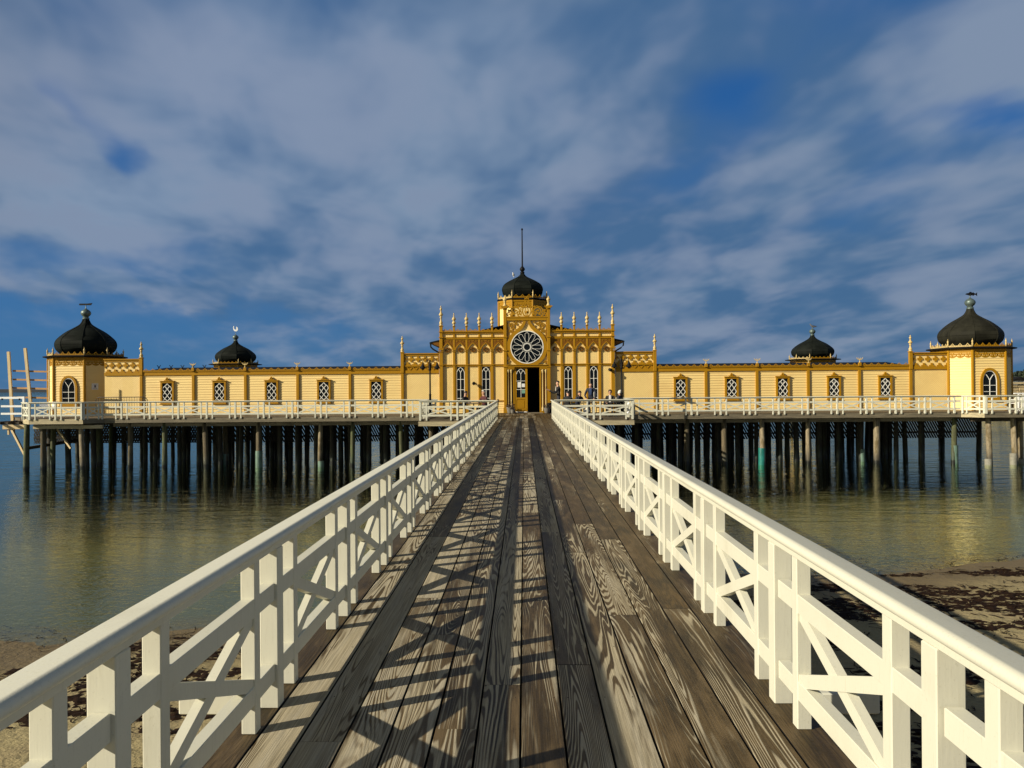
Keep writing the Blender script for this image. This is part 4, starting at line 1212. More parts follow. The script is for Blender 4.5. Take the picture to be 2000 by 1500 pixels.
def leaf(b, x, z, a, l, w_, y0, y1):
    c, s = math.cos(a), math.sin(a)
    pts = [(0, 0), (l * .35, -w_ * .5), (l * .7, -w_ * .35), (l, 0), (l * .7, w_ * .35), (l * .35, w_ * .5)]
    b.prism([(x + c * u - s * v, z + s * u + c * v) for u, v in pts], y0, y1)
b = MB(); y0, y1 = YP_ - .05, YP_ - .002
for q in (-1, 1):
    X = lambda v: RX + q * v
    fl = -q
    scroll(b, X(.93), fz(636.5), .20, 1.4, R(-90), fl, .065, y0, y1); scroll(b, X(.98), fz(646.2), .15, 1.3, R(90), -fl, .055, y0 + .003, y1)
    scroll(b, X(.62), fz(632.5), .13, 1.2, R(60), fl, .05, y0 + .005, y1); scroll(b, X(.42), fz(630), .07, 1.0, R(60), fl, .035, y0 + .002, y1)
    b.ribbon([(X(1.19), fz(629)), (X(1.17), fz(640)), (X(1.12), fz(650)), (X(1.16), fz(660)), (X(1.20), fz(667))], [.05, .06, .06, .05, .02], y0 + .007, y1)
    for (u, v, a, l) in ((.80, 641, 215, .22), (1.05, 654, 250, .20), (1.12, 660, 200, .12), (.74, 630.5, 20, .14), (.52, 636, 230, .16), (1.13, 633, 60, .12), (.88, 650, 230, .14)):
        leaf(b, X(u), fz(v), R(a) if q > 0 else PI - R(a), l, .075, y0 - .002, y1)
    # lower corners
    scroll(b, X(1.10), fz(706), .10, 1.1, R(180), -fl, .04, y0, y1); leaf(b, X(1.18), fz(697), R(90), .16, .07, y0, y1); leaf(b, X(1.0), fz(710), R(0) if q > 0 else PI, .18, .05, y0 + .004, y1)
b.build('spandrel_carving', M_ochre, bh)
# pierced crest over the beam
b = MB(); y0, y1 = YP_ - .03, YP_ + .02; zb = fz(620)
for q in (-1, 1):
    X = lambda v: RX + q * v
    fl = -q
    scroll(b, X(.66), zb + .36, .27, 1.5, R(-120) if q > 0 else R(-60), fl, .075, y0, y1, 34); scroll(b, X(.40), zb + .22, .19, 1.3, R(-90), -fl, .06, y0 + .003, y1)
    scroll(b, X(.98), zb + .20, .17, 1.3, R(-100), fl, .06, y0 + .005, y1); scroll(b, X(1.15), zb + .11, .10, 1.2, R(-90), -fl, .045, y0 + .002, y1)
    b.ribbon([(X(0), zb + .03), (X(.18), zb + .12), (X(.26), zb + .34), (X(.22), zb + .56), (X(.27), zb + .70), (X(.16), zb + .86), (X(0), zb + .98)], .075, y0 - .01, y1)
    b.ribbon([(X(.02), zb + .10), (X(.12), zb + .32), (X(.06), zb + .52), (X(.15), zb + .66), (X(.08), zb + .78), (X(0), zb + .84)], .05, y0 - .006, y1)
    b.ribbon([(X(1.28), zb), (X(1.2), zb + .2), (X(.98), zb + .42), (X(.84), zb + .60), (X(.60), zb + .66), (X(.40), zb + .62), (X(.27), zb + .60)], [.05, .05, .06, .05, .05, .04, .04], y0 + .008, y1)
    for (u, v, a, l) in ((.30, .08, 50, .22), (.52, .52, 110, .20), (.72, .10, 60, .20), (.88, .34, 30, .22), (1.06, .32, 70, .18), (.84, .06, 20, .2), (.46, .42, 200, .16), (1.2, .16, 40, .16), (.30, .46, 30, .12)):
        leaf(b, X(u), zb + v, R(a) if q > 0 else PI - R(a), l, .09, y0 - .004, y1 - .002)
for a, l in ((90, .24), (45, .20), (135, .20), (10, .15), (170, .15)): leaf(b, RX, zb + 1.02, R(a), l, .10, y0 - .012, y1)
b.ball((RX, (y0 + y1) / 2, zb + .30), .09, 8); b.ball((RX, (y0 + y1) / 2, zb + .62), .07, 8)
b.box(px0, px1, y0 + .01, y1, zb - .01, zb + .045)
b.build('pierced_crest', M_ochre, bh)
# door surround
b = MB()
b.box(px0, px1, YP_ - .12, YP_ + .12, fz(717.5), fz(712.8)); b.box(px0, px1, YP_ - .17, YP_ + .1, fz(714.2), fz(712.8))
b.build('door_lintel', M_ochre, bh)
dx0, dx1 = fx(1005.5), fx(1054.2); zd = fz(717.6)
for a, c, col in ((px0, dx0, 0), (dx1, px1, 1)):
    b = MB(); b.box(a, c, YP_ + .06, YP_ + .16, DECK, zd); b.build('door_reveal', M_ochre2, bh)
    b = MB(); b.box(a + .01, c - .01, YP_ - .10, YP_ + .06, fz(722.2), fz(718)); b.box(a, c, YP_ - .12, YP_ + .06, fz(719.6), fz(718)); b.box(a, c, YP_ - .08, YP_ + .06, DECK + .01, DECK + .12); b.build('column_entablature', M_ochre, bh)
b = MB(); b.box(dx0 - .09, dx0, YP_ - .02, YP_ + .15, DECK + .02, zd); b.box(dx1, dx1 + .09, YP_ - .02, YP_ + .15, DECK + .02, zd); b.box(dx0, dx1, YP_ - .02, YP_ + .15, zd - .05, zd); b.build('door_frame', M_ochre, bh)
colh = fz(722.2) - DECK - .12
me_col = lathe_mesh([(.075, 0), (.08, .04), (.055, .08), (.075, .13), (.075, .17), (.05, .22), (.043, .34), (.040, colh * .5), (.038, colh - .22), (.055, colh - .20), (.038, colh - .17), (.07, colh - .10), (.075, colh - .06), (.06, colh)], M_gold, 14)
for px in (993.4, 999.2, 1060.5, 1066.8): part('door_column', me_col, fx(px), YP_ - .03, DECK + .12)
# hall behind the open half of the door
b = MB(); b.add([(dx0, YP_ + .16, DECK + .03), (dx1, YP_ + .16, DECK + .03), (dx1, YP_ + 3.9, DECK + .03), (dx0, YP_ + 3.9, DECK + .03), (dx0, YP_ + .16, zd), (dx1, YP_ + .16, zd), (dx1, YP_ + 3.9, zd), (dx0, YP_ + 3.9, zd)], [(0, 1, 2, 3), (4, 7, 6, 5), (0, 3, 7, 4), (1, 5, 6, 2), (3, 2, 6, 7)])
b.build('entrance_hall', M_dark, bh)
b = MB(); b.box(fx(1000), fx(1060), YP_ - .30, YP_ + .16, DECK - .02, DECK + .035); b.build('threshold', M_timber, bh)
# the shut leaf
la, lc = dx0 + .015, fx(1030.6); ly0, ly1 = YP_ + .0, YP_ + .05
b = MB(); zl0 = DECK + .10; zg0, zg1 = fz(777), fz(721)
b.box(la, la + .10, ly0, ly1, zl0, zd - .055); b.box(lc - .13, lc, ly0, ly1, zl0, zd - .055); b.box(la + .10, lc - .13, ly0, ly1, zg1, zd - .055); b.box(la + .10, lc - .13, ly0, ly1, zg0 - .12, zg0); b.box(la + .10, lc - .13, ly0, ly1, zl0, zl0 + .14)
b.box(la + .10, lc - .13, ly0 + .02, ly1, zl0 + .14, zg0 - .12)
b.cbox(la + .15, lc - .18, ly0 + .006, ly1 - .01, zl0 + .19, zg0 - .17, .012)
door = b.build('door_leaf', M_ochre, bh)
b = MB(); b.box(la + .10, lc - .13, ly0 + .02, ly0 + .03, zg0, zg1); b.build('pane', M_glass, door)
b = MB(); xm = (la + .10 + lc - .13) / 2; hw = (lc - .13 - la - .10) / 2; y0, y1 = ly0 - .004, ly0 + .019; zs = zg1 - .32
b.box(xm - .012, xm + .012, y0, y1, zg0, zs)
for zz in (fz(744.8), fz(761.5)): b.box(xm - hw, xm + hw, y0 + .002, y1, zz - .012, zz + .012)
for q in (-1, 1):
    b.ribbon([(xm + q * (hw - .01), zs), (xm + q * hw * .86, zs + .12), (xm + q * hw * .5, zs + .23), (xm, zs + .31)], .026, y0 + .001, y1); b.ribbon([(xm, zs), (xm + q * hw * .2, zs + .10), (xm + q * hw * .48, zs + .22)], .024, y0 + .003, y1)
b.box(la + .02, lc, ly0 - .02, ly0, zl0 - .06, zl0)
b.build('tracery', M_sash, door)
for i, (p0, p1, q0, q1, mt) in enumerate(((1011.3, 1017.2, 747, 757.5, M_paper), (1019.3, 1025.6, 750, 756.8, M_paper), (1019.3, 1025.9, 762.3, 769, M_greenpaper))):
    b = MB(); b.box(fx(p0), fx(p1), ly0 + .012, ly0 + .016, fz(q1), fz(q0)); pp = b.build('notice_paper', mt, door)
    if i < 2:
        b = MB(); h = fz(q0) - fz(q1)
        for r_ in range(5): b.box(fx(p0) + .03, fx(p1) - .03 - .03 * (r_ % 2), ly0 + .0085, ly0 + .011, fz(q0) - h * (.2 + .15 * r_) - .006, fz(q0) - h * (.2 + .15 * r_))

# --- octagonal lantern tower over the pavilion, and its dome
def octa(apo, half):
    return [(-half, -apo), (half, -apo), (apo, -half), (apo, half), (half, apo), (-half, apo), (-apo, half), (-apo, -half)]
def shift(poly, cx_, cy_): return [(x + cx_, y + cy_) for x, y in poly]
def grow(poly, k): return [(x * k, y * k) for x, y in poly]
def oct_loft(b, poly, prof, c, mi=0):
    """an octagon lofted through (scale, z) pairs"""
    n = 8; vs = []
    for s_, z in prof: vs += [(c[0] + x * s_, c[1] + y * s_, z) for x, y in poly]
    fs = [(i * n + k, i * n + (k + 1) % n, i * n + n + (k + 1) % n, i * n + n + k) for i in range(len(prof) - 1) for k in range(n)]
    fs.append(tuple(range(n - 1, -1, -1))); fs.append(tuple((len(prof) - 1) * n + k for k in range(n)))
    return b.add(vs, fs)
def spline(prof, sub=4):
    out = []
    n = len(prof)
    for i in range(n - 1):
        p0 = prof[max(i - 1, 0)]; p1 = prof[i]; p2 = prof[i + 1]; p3 = prof[min(i + 2, n - 1)]
        for k in range(sub):
            t_ = k / sub
            out.append(tuple(.5 * (2 * p1[j] + (p2[j] - p0[j]) * t_ + (2 * p0[j] - 5 * p1[j] + 4 * p2[j] - p3[j]) * t_ ** 2 + (-p0[j] + 3 * p1[j] - 3 * p2[j] + p3[j]) * t_ ** 3) for j in (0, 1)))
    out.append(prof[-1]); return out
def face_frame(c, poly, i):
    a = Vector((*poly[i], 0)); d_ = Vector((*poly[(i + 1) % 8], 0))
    a += Vector((c[0], c[1], 0)); d_ += Vector((c[0], c[1], 0))
    u = (d_ - a); L = u.length; u.normalize(); nrm = Vector((u.y, -u.x, 0))
    return a, u, nrm, L
def on_face(b, a, u, nrm):
    """turn a flat XZ mesh (x along the face, y depth with -y outwards) onto an octagon face"""
    b.v = [tuple(a + u * x + nrm * (-y) + Vector((0, 0, z))) for x, y, z in b.v]
    return b
def tower(parent, cx_, cy_, apo, half, z0, ze, dr, dz, dome_m, faces=range(8), windows=(), lap=True, fr_h=.52, fin=None, eave=1.30, ball=True, ballz=None):
    c = (cx_, cy_); poly = octa(apo, half)
    for i in faces:
        a, u, nrm, L = face_frame(c, poly, i)
        b = MB(); lap_boards(b, 0, L, 0, z0, ze, .152) if lap else b.box(0, L, 0, .06, z0, ze)
        on_face(b, a, u, nrm).build('tower_wall', M_lap if lap else M_plain, parent, origin=(a.x, a.y, z0))
        b = MB(); b.box(0, L, -.05, 0, ze - .12, ze)
        # scalloped fretwork hanging from the eaves
        n_ = max(2, round(L / .48)); w_ = L / n_
        b.box(.02, L - .02, -.022, -.004, ze - fr_h * .66, ze - .12)
        for k in range(n_):
            xm = (k + .5) * w_; zc_ = ze - fr_h * .62
            b.ribbon([(xm + w_ * .5 * math.cos(q * PI / 8), zc_ - fr_h * .34 * math.sin(q * PI / 8)) for q in range(9)], .06, -.032, -.006); b.ball((xm, -.02, zc_ - fr_h * .08), .06, 6, sc=(1, .3, 1)); b.ribbon([(xm + w_ * .28 * math.cos(q * PI / 8), zc_ - fr_h * .12 - fr_h * .10 * math.sin(q * PI / 8)) for q in range(9)], .05, -.034, -.006)
            for sg in (-1, 1):
                scroll(b, xm + sg * w_ * .22, zc_ + .02, w_ * .17, 1.1, R(90), sg, .035, -.036, -.006, 12)
            leaf(b, xm, zc_ - fr_h * .02, R(-90), fr_h * .30, .06, -.034, -.006); leaf(b, xm - w_ * .5, zc_ + fr_h * .12, R(-90), fr_h * .28, .07, -.03, -.006)
        on_face(b, a, u, nrm).build('eaves_fretwork', M_ochre, parent)
        b = MB(); b.box(-.075, .075, -.03, .1, z0, ze - .02); on_face(b, a, (u + Vector((0, 0, 0))).normalized(), nrm)
        b.v = []; b.f = []; b.m = []
        b.lathe([(.085, z0), (.085, ze - .02)], (a.x, a.y, 0), 8); b.build('corner_post', M_ochre, parent)
    # eaves
    b = MB(); e = eave
    oct_loft(b, poly, [(1.0, ze - .03), (e, ze + .02), (e * 1.012, ze + .06), (e, ze + .095), (e * .92, ze + .13)], c); b.build('tower_eaves', M_roof, parent)
    up = grow(poly, 1.06 if eave > 1.15 else 1.02)
    for i in range(8):
        a, u, nrm, L = face_frame(c, up, i)
        b = MB(); cresting(b, .05, L - .05, 0, ze + .13, .40 if L > 1 else .3, .20); on_face(b, a, u, nrm).build('tower_cresting', M_gold if i in (7, 6) else M_ochre, parent)  # sun-facing sides take the paler paint, standing in for sunlight
        part('small_finial', fin or me_ftin, a.x, a.y, ze + .12, parent)
    # dome
    pr = spline(dz, 4); base = octa(1, math.tan(R(22.5)))
    b = MB(); oct_loft(b, base, [(r, z) for r, z in pr], c); dome = b.build('dome', dome_m, parent, True)
    b = MB()
    for k in range(8):
        pts = [(c[0] + base[k][0] * r, c[1] + base[k][1] * r, z) for r, z in pr]
        b.tube(pts, .018, 5)
    for zz in (.30, .52, .70):
        j = int(zz * (len(pr) - 1)); r_, z_ = pr[j]; r2, z2 = pr[j + 1]; rr_ = r_ * 1.004
        ptsr = [(c[0] + x * rr_, c[1] + y * rr_, z_) for x, y in base]
        b.tube(ptsr + ptsr[:1], .012, 5)
    b.build('rib', dome_m, dome)
    if ball:
        zn = dz[-1][1]; rn = dz[-1][0]
        b = MB(); b.lathe([(rn, 0), (rn * 1.25, .03), (rn * 1.25, .10), (rn * .95, .14), (rn * 1.05, .20), (rn * 1.5, .27), (rn * 1.85, .38), (rn * 1.75, .50), (rn * 1.2, .60), (rn * .4, .68), (.025, .74), (.02, .95)], (c[0], c[1], zn - .01), 16)
        b.build('ball_finial', M_zinc, dome, True)
    return dome
# corner towers at the front
for sg, (tx, ty), dm in ((-1, (-27.94, 48.65), M_dome), (1, (27.13, 47.2), M_dome2)):
    ze = 6.47
    D = [(1.55, 6.62), (1.70, 6.80), (1.92, 7.02), (2.0, 7.30), (1.93, 7.56), (1.68, 7.82), (1.26, 8.13), (.72, 8.42), (.40, 8.62), (.22, 8.80), (.165, 8.95)]
    D = [(r * (.815 if z < 8.7 else 1), z) for r, z in D]
    tower(bh, tx, ty, 1.85, .95, DECK, ze, 2, D, dm, eave=1.14)
    # arched window on the front face
    xm = tx; yw = ty - 1.85; zs = uz(1933, 715.5, 45.3) + 0; z0 = 3.62; zp = 5.02; hw = .40
    def arch(w_, h_, zsp=4.55):
        pts = [(xm + w_, z0)]
        for k in range(9):
            t_ = k / 8; pts.append((xm + w_ * math.cos(t_ * PI / 2) ** .85 if k < 8 else xm, zsp + h_ * math.sin(t_ * PI / 2) ** 1.12))
        pts = pts + [(2 * xm - x, z) for x, z in pts[-2::-1]]
        return pts
    b = MB(); b.prism(arch(hw, .62), yw - .035, yw - .02); win = b.build('window', M_glass, bh)
    b = MB(); b.ribbon(arch(hw + .075, .72), .14, yw - .09, yw - .002); b.box(xm - hw - .16, xm + hw + .16, yw - .10, yw - .002, z0 - .16, z0); b.box(xm - hw - .20, xm + hw + .20, yw - .13, yw - .002, z0 - .20, z0 - .15); b.build('frame', M_ochre, win)
    b = MB(); y0, y1 = yw - .07, yw - .037
    b.ribbon(arch(hw - .012, .61), .026, y0, y1); b.box(xm - .014, xm + .014, y0 + .001, y1, z0, 4.62)
    b.box(xm - hw, xm + hw, y0 + .002, y1, 4.31, 4.338); b.box(xm - hw, xm + hw, y0 + .002, y1, 3.945, 3.97); b.box(xm - hw, xm + hw, y0 + .002, y1, z0, z0 + .05)
    for q in (-1, 1): b.ribbon([(xm, 4.60), (xm + q * .06, 4.74), (xm + q * .13, 4.84), (xm + q * .21, 4.955)], .026, y0 + .003, y1)
    b.build('tracery', M_sash, win)
    # weather vane
    b = MB(); zt = 9.85
    if sg < 0:
        b.tube([(tx, ty, 9.5), (tx, ty, 9.93)], .02, 6)
        b.prism([(tx - .40, 9.86), (tx + .34, 9.86), (tx + .37, 9.93), (tx + .42, 10.0), (tx + .10, 9.97), (tx - .40, 9.97), (tx - .44, 9.91)], ty - .02, ty + .02)
    else:
        b.tube([(tx, ty, 9.5), (tx, ty, 9.78)], .02, 6); q = 9.87
        b.prism([(tx - .28, q - .0), (tx - .20, q - .035), (tx - .06, q - .075), (tx + .02, q - .12), (tx + .08, q - .08), (tx + .16, q - .07), (tx + .20, q - .11), (tx + .25, q - .06), (tx + .31, q - .03), (tx + .36, q - .05), (tx + .43, q - .12), (tx + .42, q),
                 (tx + .43, q + .10), (tx + .36, q + .04), (tx + .31, q + .03), (tx + .24, q + .07), (tx + .19, q + .11), (tx + .13, q + .07), (tx + .08, q + .13), (tx + .0, q + .14), (tx - .06, q + .08), (tx - .20, q + .05)], ty - .02, ty + .02)
    b.build('weather_vane', M_iron, bh)
# notice on the shaded face of the left tower
a, u, nrm, L = face_frame((-27.94, 48.65), octa(1.85, .95), 1)
b = MB(); b.box(.40, .77, -.03, -.012, 4.47, 4.86); on_face(b, a, u, nrm); nt = b.build('notice_board', M_paper, bh)
b = MB(); b.box(.54, .64, -.036, -.031, 4.60, 4.74)
for k in range(2): b.box(.46, .71, -.036, -.031, 4.52 + .03 * k, 4.53 + .03 * k)
b.box(.50, .68, -.036, -.031, 4.76, 4.775)
on_face(b, a, u, nrm).build('print', M_ink, nt)
# tower over the entrance
TX, TY = BX - .24, 49.3
DC = [(1.13, 10.30), (1.19, 10.42), (1.275, 10.62), (1.275, 10.82), (1.15, 11.06), (.88, 11.26), (.56, 11.44), (.30, 11.58), (.155, 11.72), (.10, 11.84)]
DC = [(r, z - .12) for r, z in DC]
tower(bh, TX, TY, 1.50, .64, 7.2, 9.86, 1.3, DC, M_dome, lap=False, fr_h=.50, eave=1.06, ball=False)
b = MB(); b.lathe([(.10, 0), (.14, .03), (.14, .09), (.09, .12), (.11, .17), (.17, .24), (.16, .33), (.09, .42), (.05, .48), (.045, 1.2), (.035, 2.75), (.03, 2.76), (.06, 2.80), (.06, 2.87), (.01, 2.92)], (TX, TY, 11.70), 12)
b.build('flagpole', M_iron, bh, True)
# spotlights on the front
for px, py, a in ((926, 748, 0), (1190, 723.5, .6)):
    b = MB(); x, z = fx(px), fz(py)
    b.box(x - .03, x + .03, YF - .08, YF, z - .05, z + .05); b.lathe([(.05, 0), (.09, .03), (.10, .12), (.085, .20)], (0, 0, 0), 12)
    n0 = len(b.v) - 48
    for i in range(n0, len(b.v)):
        v = Vector(b.v[i]); v = Matrix.Rotation(R(105), 3, 'X') @ v; v = Matrix.Rotation(a, 3, 'Z') @ v; b.v[i] = (v.x + x, v.y + YF - .12, v.z + z)
    b.build('spotlight', M_iron, bh, True)
# dark lattice hung below the walls to screen the bathers
def clip(poly, x0, x1):
    def cut(P, f):
        out = []
        for i in range(len(P)):
            a, c = P[i - 1], P[i]; fa, fc = f(a), f(c)
            if (fa >= 0) != (fc >= 0):
                t_ = fa / (fa - fc); out.append((a[0] + (c[0] - a[0]) * t_, a[1] + (c[1] - a[1]) * t_))
            if fc >= 0: out.append(c)
        return out
    P = cut(poly, lambda p: p[0] - x0)
    return cut(P, lambda p: x1 - p[0]) if len(P) > 2 else []
def lattice(x0, x1, y, z0, z1, lean):
    b = MB(); h_ = z1 - z0; run = h_ * .52 * lean
    x = x0 - abs(run) - .2
    while x < x1 + abs(run):
        P = clip([(x, z1), (x + run, z0), (x + run + .100, z0), (x + .100, z1)], x0, x1)
        if len(P) > 2:
            ar = sum(P[i - 1][0] * P[i][1] - P[i][0] * P[i - 1][1] for i in range(len(P)))
            b.prism(P if ar > 0 else P[::-1], y - .012, y + .012)
        x += .152
    b.box(x0, x1, y - .04, y - .013, z0 + .30, z0 + .40); b.box(x0, x1, y - .04, y - .013, z1 - .1, z1)
    b.build('lattice_screen', M_slat, bh)
X_ = [-30.2, -27.2, -23.2, -20.1, -17.0, -13.9, -10.8, -7.6, -4.6, -1.7]
for i in range(len(X_) - 1):
    lattice(X_[i], X_[i + 1] - .02, 46.9, 1.17, 2.40, 1)
    if i < 5: lattice(X_[i] + .05, X_[i + 1] - .02, 47.05, 1.17, 2.40, -1) if i < 3 else None
X_ = [1.7, 4.7, 7.8, 10.9, 14.0, 17.1, 20.2]
for i in range(len(X_) - 1): lattice(X_[i], X_[i + 1] - .02, 46.9, 1.17, 2.40, 1)
lattice(21.2, 27.35, 46.9, 1.17, 2.40, 1)

# --- the two rear towers of the ring, seen over the wings
def rear(cx_, cy_, zoff, label, frm, tt):
    t = thing('domed_tower', label, 'tower', (cx_, cy_, 0), 'rear towers of the bath house')
    D = [(1.55, 6.62), (1.70, 6.80), (1.92, 7.02), (2.0, 7.30), (1.93, 7.56), (1.68, 7.82), (1.26, 8.13), (.72, 8.42), (.40, 8.62), (.22, 8.80), (.165, 8.95)]
    D = [(r * (.93 if z < 8.7 else 1), z + zoff) for r, z in D]
    b = MB(); b.slab(shift(octa(2.6, 1.3), cx_, cy_), DECK - .2, DECK); b.build('platform', M_under, t)
    for k in range(4):
        b = MB(); b.lathe([(.16, -2), (.15, DECK - .2)], (cx_ + (-1.6, 1.6)[k % 2], cy_ + (-1.6, 1.6)[k // 2], 0), 10); b.build('support_pile', M_piledark, t, True)
    tower(t, cx_, cy_, 1.85, .95, DECK, 6.47 + zoff, 2, D, M_dome, eave=1.26, fr_h=.35, lap=False)
    return t
rl = rear(-29.93, 79.4, .48, 'rear domed tower behind the left wing with a white swan shaped vane', None, None)
rr_ = rear(28.84, 77.4, .42, 'rear domed tower behind the right wing with a dark gull perched on it', None, None)
b = MB(); q = 10.50; x, y = -29.93, 79.4
b.ribbon([(x - .18, q + .46), (x - .21, q + .36), (x - .17, q + .16), (x - .06, q + .05), (x + .08, q + .04), (x + .17, q + .14), (x + .16, q + .30), (x + .11, q + .42)], [.06, .08, .12, .18, .20, .19, .16, .08], y - .03, y + .03)
b.ball((x - .17, y, q + .44), .065, 8)
b.build('weather_vane', M_white2, rl)
b = MB()
b.box(-27, 27, 77.8, 78.0, DECK, 5.5); o = tag(b.build('rear_wing', M_plain), 'low rear wing of the bath house across the bathing court', 'building')
# ------------------------------------------------------------------ people
def skin_mesh(pts, edges, name, sub=1):
    """grow one continuous body round a skeleton: pts {name:(x,y,z,r)}"""
    names = list(pts); idx = {n: i for i, n in enumerate(names)}
    me = bpy.data.meshes.new(name)
    me.from_pydata([pts[n][:3] for n in names], [(idx[a], idx[b_]) for a, b_ in edges], [])
    o = bpy.data.objects.new(name, me); COL.objects.link(o)
    md = o.modifiers.new('skin', 'SKIN'); md.use_smooth_shade = True
    sv = me.skin_vertices[0].data
    for i, n in enumerate(names):
        r = pts[n][3]; r2 = pts[n][4] if len(pts[n]) > 4 else r
        sv[i].radius = (r, r2); sv[i].use_root = (i == 0)
    sd = o.modifiers.new('sub', 'SUBSURF'); sd.levels = sub; sd.render_levels = sub
    dg = bpy.context.evaluated_depsgraph_get()
    out = bpy.data.meshes.new_from_object(o.evaluated_get(dg))
    bpy.data.objects.remove(o); bpy.data.meshes.remove(me)
    return out
def lerp(a, c, t): return tuple(a[i] + (c[i] - a[i]) * t for i in range(3))
def person(label, loc, rz, J, top, legs, hair, group=None, shoe=None, hairlen=.0, skin=None, collar=None):
    """J: joint positions (x forward is -y, x to the person's left is +x) in metres from the base"""
    t = thing('person', label, 'person', loc, group, (0, 0, rz))
    P = {}; E = []
    P['pelvis'] = (*J['pelvis'], .135, .105); P['waist'] = (*lerp(J['pelvis'], J['neck'], .38), .130, .10)
    P['chest'] = (*lerp(J['pelvis'], J['neck'], .74), .155, .115); P['neck'] = (*J['neck'], .062, .062)
    hd = Vector(J['head']); nk = Vector(J['neck']); fw = Vector(J['face']).normalized()
    up = (hd - nk).normalized()
    P['jaw'] = (*(hd - up * .055 + fw * .022), .066, .068); P['skull'] = (*(hd + up * .035 - fw * .008), .083, .092); P['crown'] = (*(hd + up * .095 - fw * .008), .055, .06)
    E += [('pelvis', 'waist'), ('waist', 'chest'), ('chest', 'neck'), ('neck', 'jaw'), ('jaw', 'skull'), ('skull', 'crown')]
    P['nose'] = (*(hd + fw * .108 - up * .012), .012); P['nosebase'] = (*(hd + fw * .07 + up * .0), .03); E += [('skull', 'nosebase'), ('nosebase', 'nose')]
    sidev = up.cross(fw).normalized()
    for s_, nm in ((1, 'l'), (-1, 'r')):
        P['ear' + nm] = (*(hd + sidev * s_ * .088 + up * .0), .014); E.append(('skull', 'ear' + nm))
        sh, el, wr = J['sh' + nm], J['el' + nm], J['wr' + nm]
        P['sh' + nm] = (*sh, .070); P['el' + nm] = (*el, .050); P['wr' + nm] = (*wr, .034)
        E += [('chest', 'sh' + nm), ('sh' + nm, 'el' + nm), ('el' + nm, 'wr' + nm)]
        d_ = (Vector(wr) - Vector(el)).normalized(); q = d_.cross(Vector((0, 0, 1)))
        q = q.normalized() if q.length > .1 else Vector((1, 0, 0)); dn = q.cross(d_).normalized()
        palm = Vector(wr) + d_ * .06; P['palm' + nm] = (*palm, .038, .020); E.append(('wr' + nm, 'palm' + nm))
        for f, (o_, l) in enumerate(((-.030, .062), (-.010, .074), (.010, .070), (.029, .054))):
            a = palm + q * o_ + d_ * .035; m_ = a + d_ * l * .5 - dn * l * .12; e_ = m_ + d_ * l * .35 - dn * l * .35
            for k, (v, r) in enumerate(((a, .0095), (m_, .0085), (e_, .0075))): P['f%s%d%d' % (nm, f, k)] = (*v, r)
            E += [('palm' + nm, 'f%s%d0' % (nm, f)), ('f%s%d0' % (nm, f), 'f%s%d1' % (nm, f)), ('f%s%d1' % (nm, f), 'f%s%d2' % (nm, f))]
        a = Vector(wr) + d_ * .03 - q * s_ * .035; e_ = a + d_ * .035 - q * s_ * .022 - dn * .012
        P['t%s0' % nm] = (*a, .012); P['t%s1' % nm] = (*e_, .0095); E += [('wr' + nm, 't%s0' % nm), ('t%s0' % nm, 't%s1' % nm)]
        hp, kn, an = J['hip' + nm], J['kn' + nm], J['an' + nm]
        P['hip' + nm] = (*hp, .092); P['kn' + nm] = (*kn, .062); P['an' + nm] = (*an, .045)
        tw = Vector(J.get('toe', (0, -1, 0)))
        P['toe' + nm] = (*(Vector(an) + tw * .15 + Vector((0, 0, -.055))), .036)
        E += [('pelvis', 'hip' + nm), ('hip' + nm, 'kn' + nm), ('kn' + nm, 'an' + nm), ('an' + nm, 'toe' + nm)]
    me = skin_mesh(P, E, 'body')
    mats = [skin or M_skin, top, legs, shoe or M_shoe]
    for m_ in mats: me.materials.append(m_)
    V = {k: Vector(v[:3]) for k, v in P.items()}
    def kind(a, c):
        for s_ in (a, c):
            if s_.startswith('toe'): return 3
        if any(s_.startswith(('palm', 'f', 't')) and not s_.startswith('toe') for s_ in (a, c)): return 0
        if {a, c} & {'jaw', 'skull', 'crown', 'nose', 'nosebase', 'earl', 'earr'}: return 0
        if any(s_.startswith(('hip', 'kn', 'an')) for s_ in (a, c)): return 2
        return 1
    K = [(V[a], V[c], kind(a, c)) for a, c in E]
    for po in me.polygons:
        best = 9; bk = 1
        for a, c, k in K:
            d_ = c - a; tt = max(0, min(1, (po.center - a).dot(d_) / max(d_.length_squared, 1e-9)))
            q = (po.center - a - d_ * tt).length
            if q < best: best = q; bk = k
        po.material_index = bk
    o = bpy.data.objects.new('body', me); COL.objects.link(o); o.parent = t
    # hair
    if hair:
        b = MB(); n = 12; vs = []; rows = 5
        for i in range(rows + 1):
            th = (PI * (.56 + hairlen * .2)) * i / rows
            for k in range(n):
                a = 2 * PI * k / n
                front = max(0, math.cos(a))
                tt = th * (1 - .42 * front)
                v = hd + up * (.045 + .098 * math.cos(tt)) - fw * .012 + (fw * math.cos(a) + sidev * math.sin(a)) * (.100 * math.sin(min(tt, PI / 2 + .25)))
                if i == rows and hairlen: v -= up * hairlen * (1 - front)
                vs.append(v)
        fs = [(i * n + k, i * n + (k + 1) % n, (i + 1) * n + (k + 1) % n, (i + 1) * n + k) for i in range(rows) for k in range(n)]
        b.add(vs, fs); h_ = b.mesh('hair', hair, True); ho = bpy.data.objects.new('hair', h_); COL.objects.link(ho); ho.parent = t
    b = MB()
    for s_ in (-1, 1): b.ball(tuple(hd + fw * .082 + sidev * s_ * .032 + up * .018), .010, 6)
    b.box(0, 0, 0, 0, 0, 0) if False else None
    eo = bpy.data.objects.new('eyes', b.mesh('eyes', M_black, True)); COL.objects.link(eo); eo.parent = t
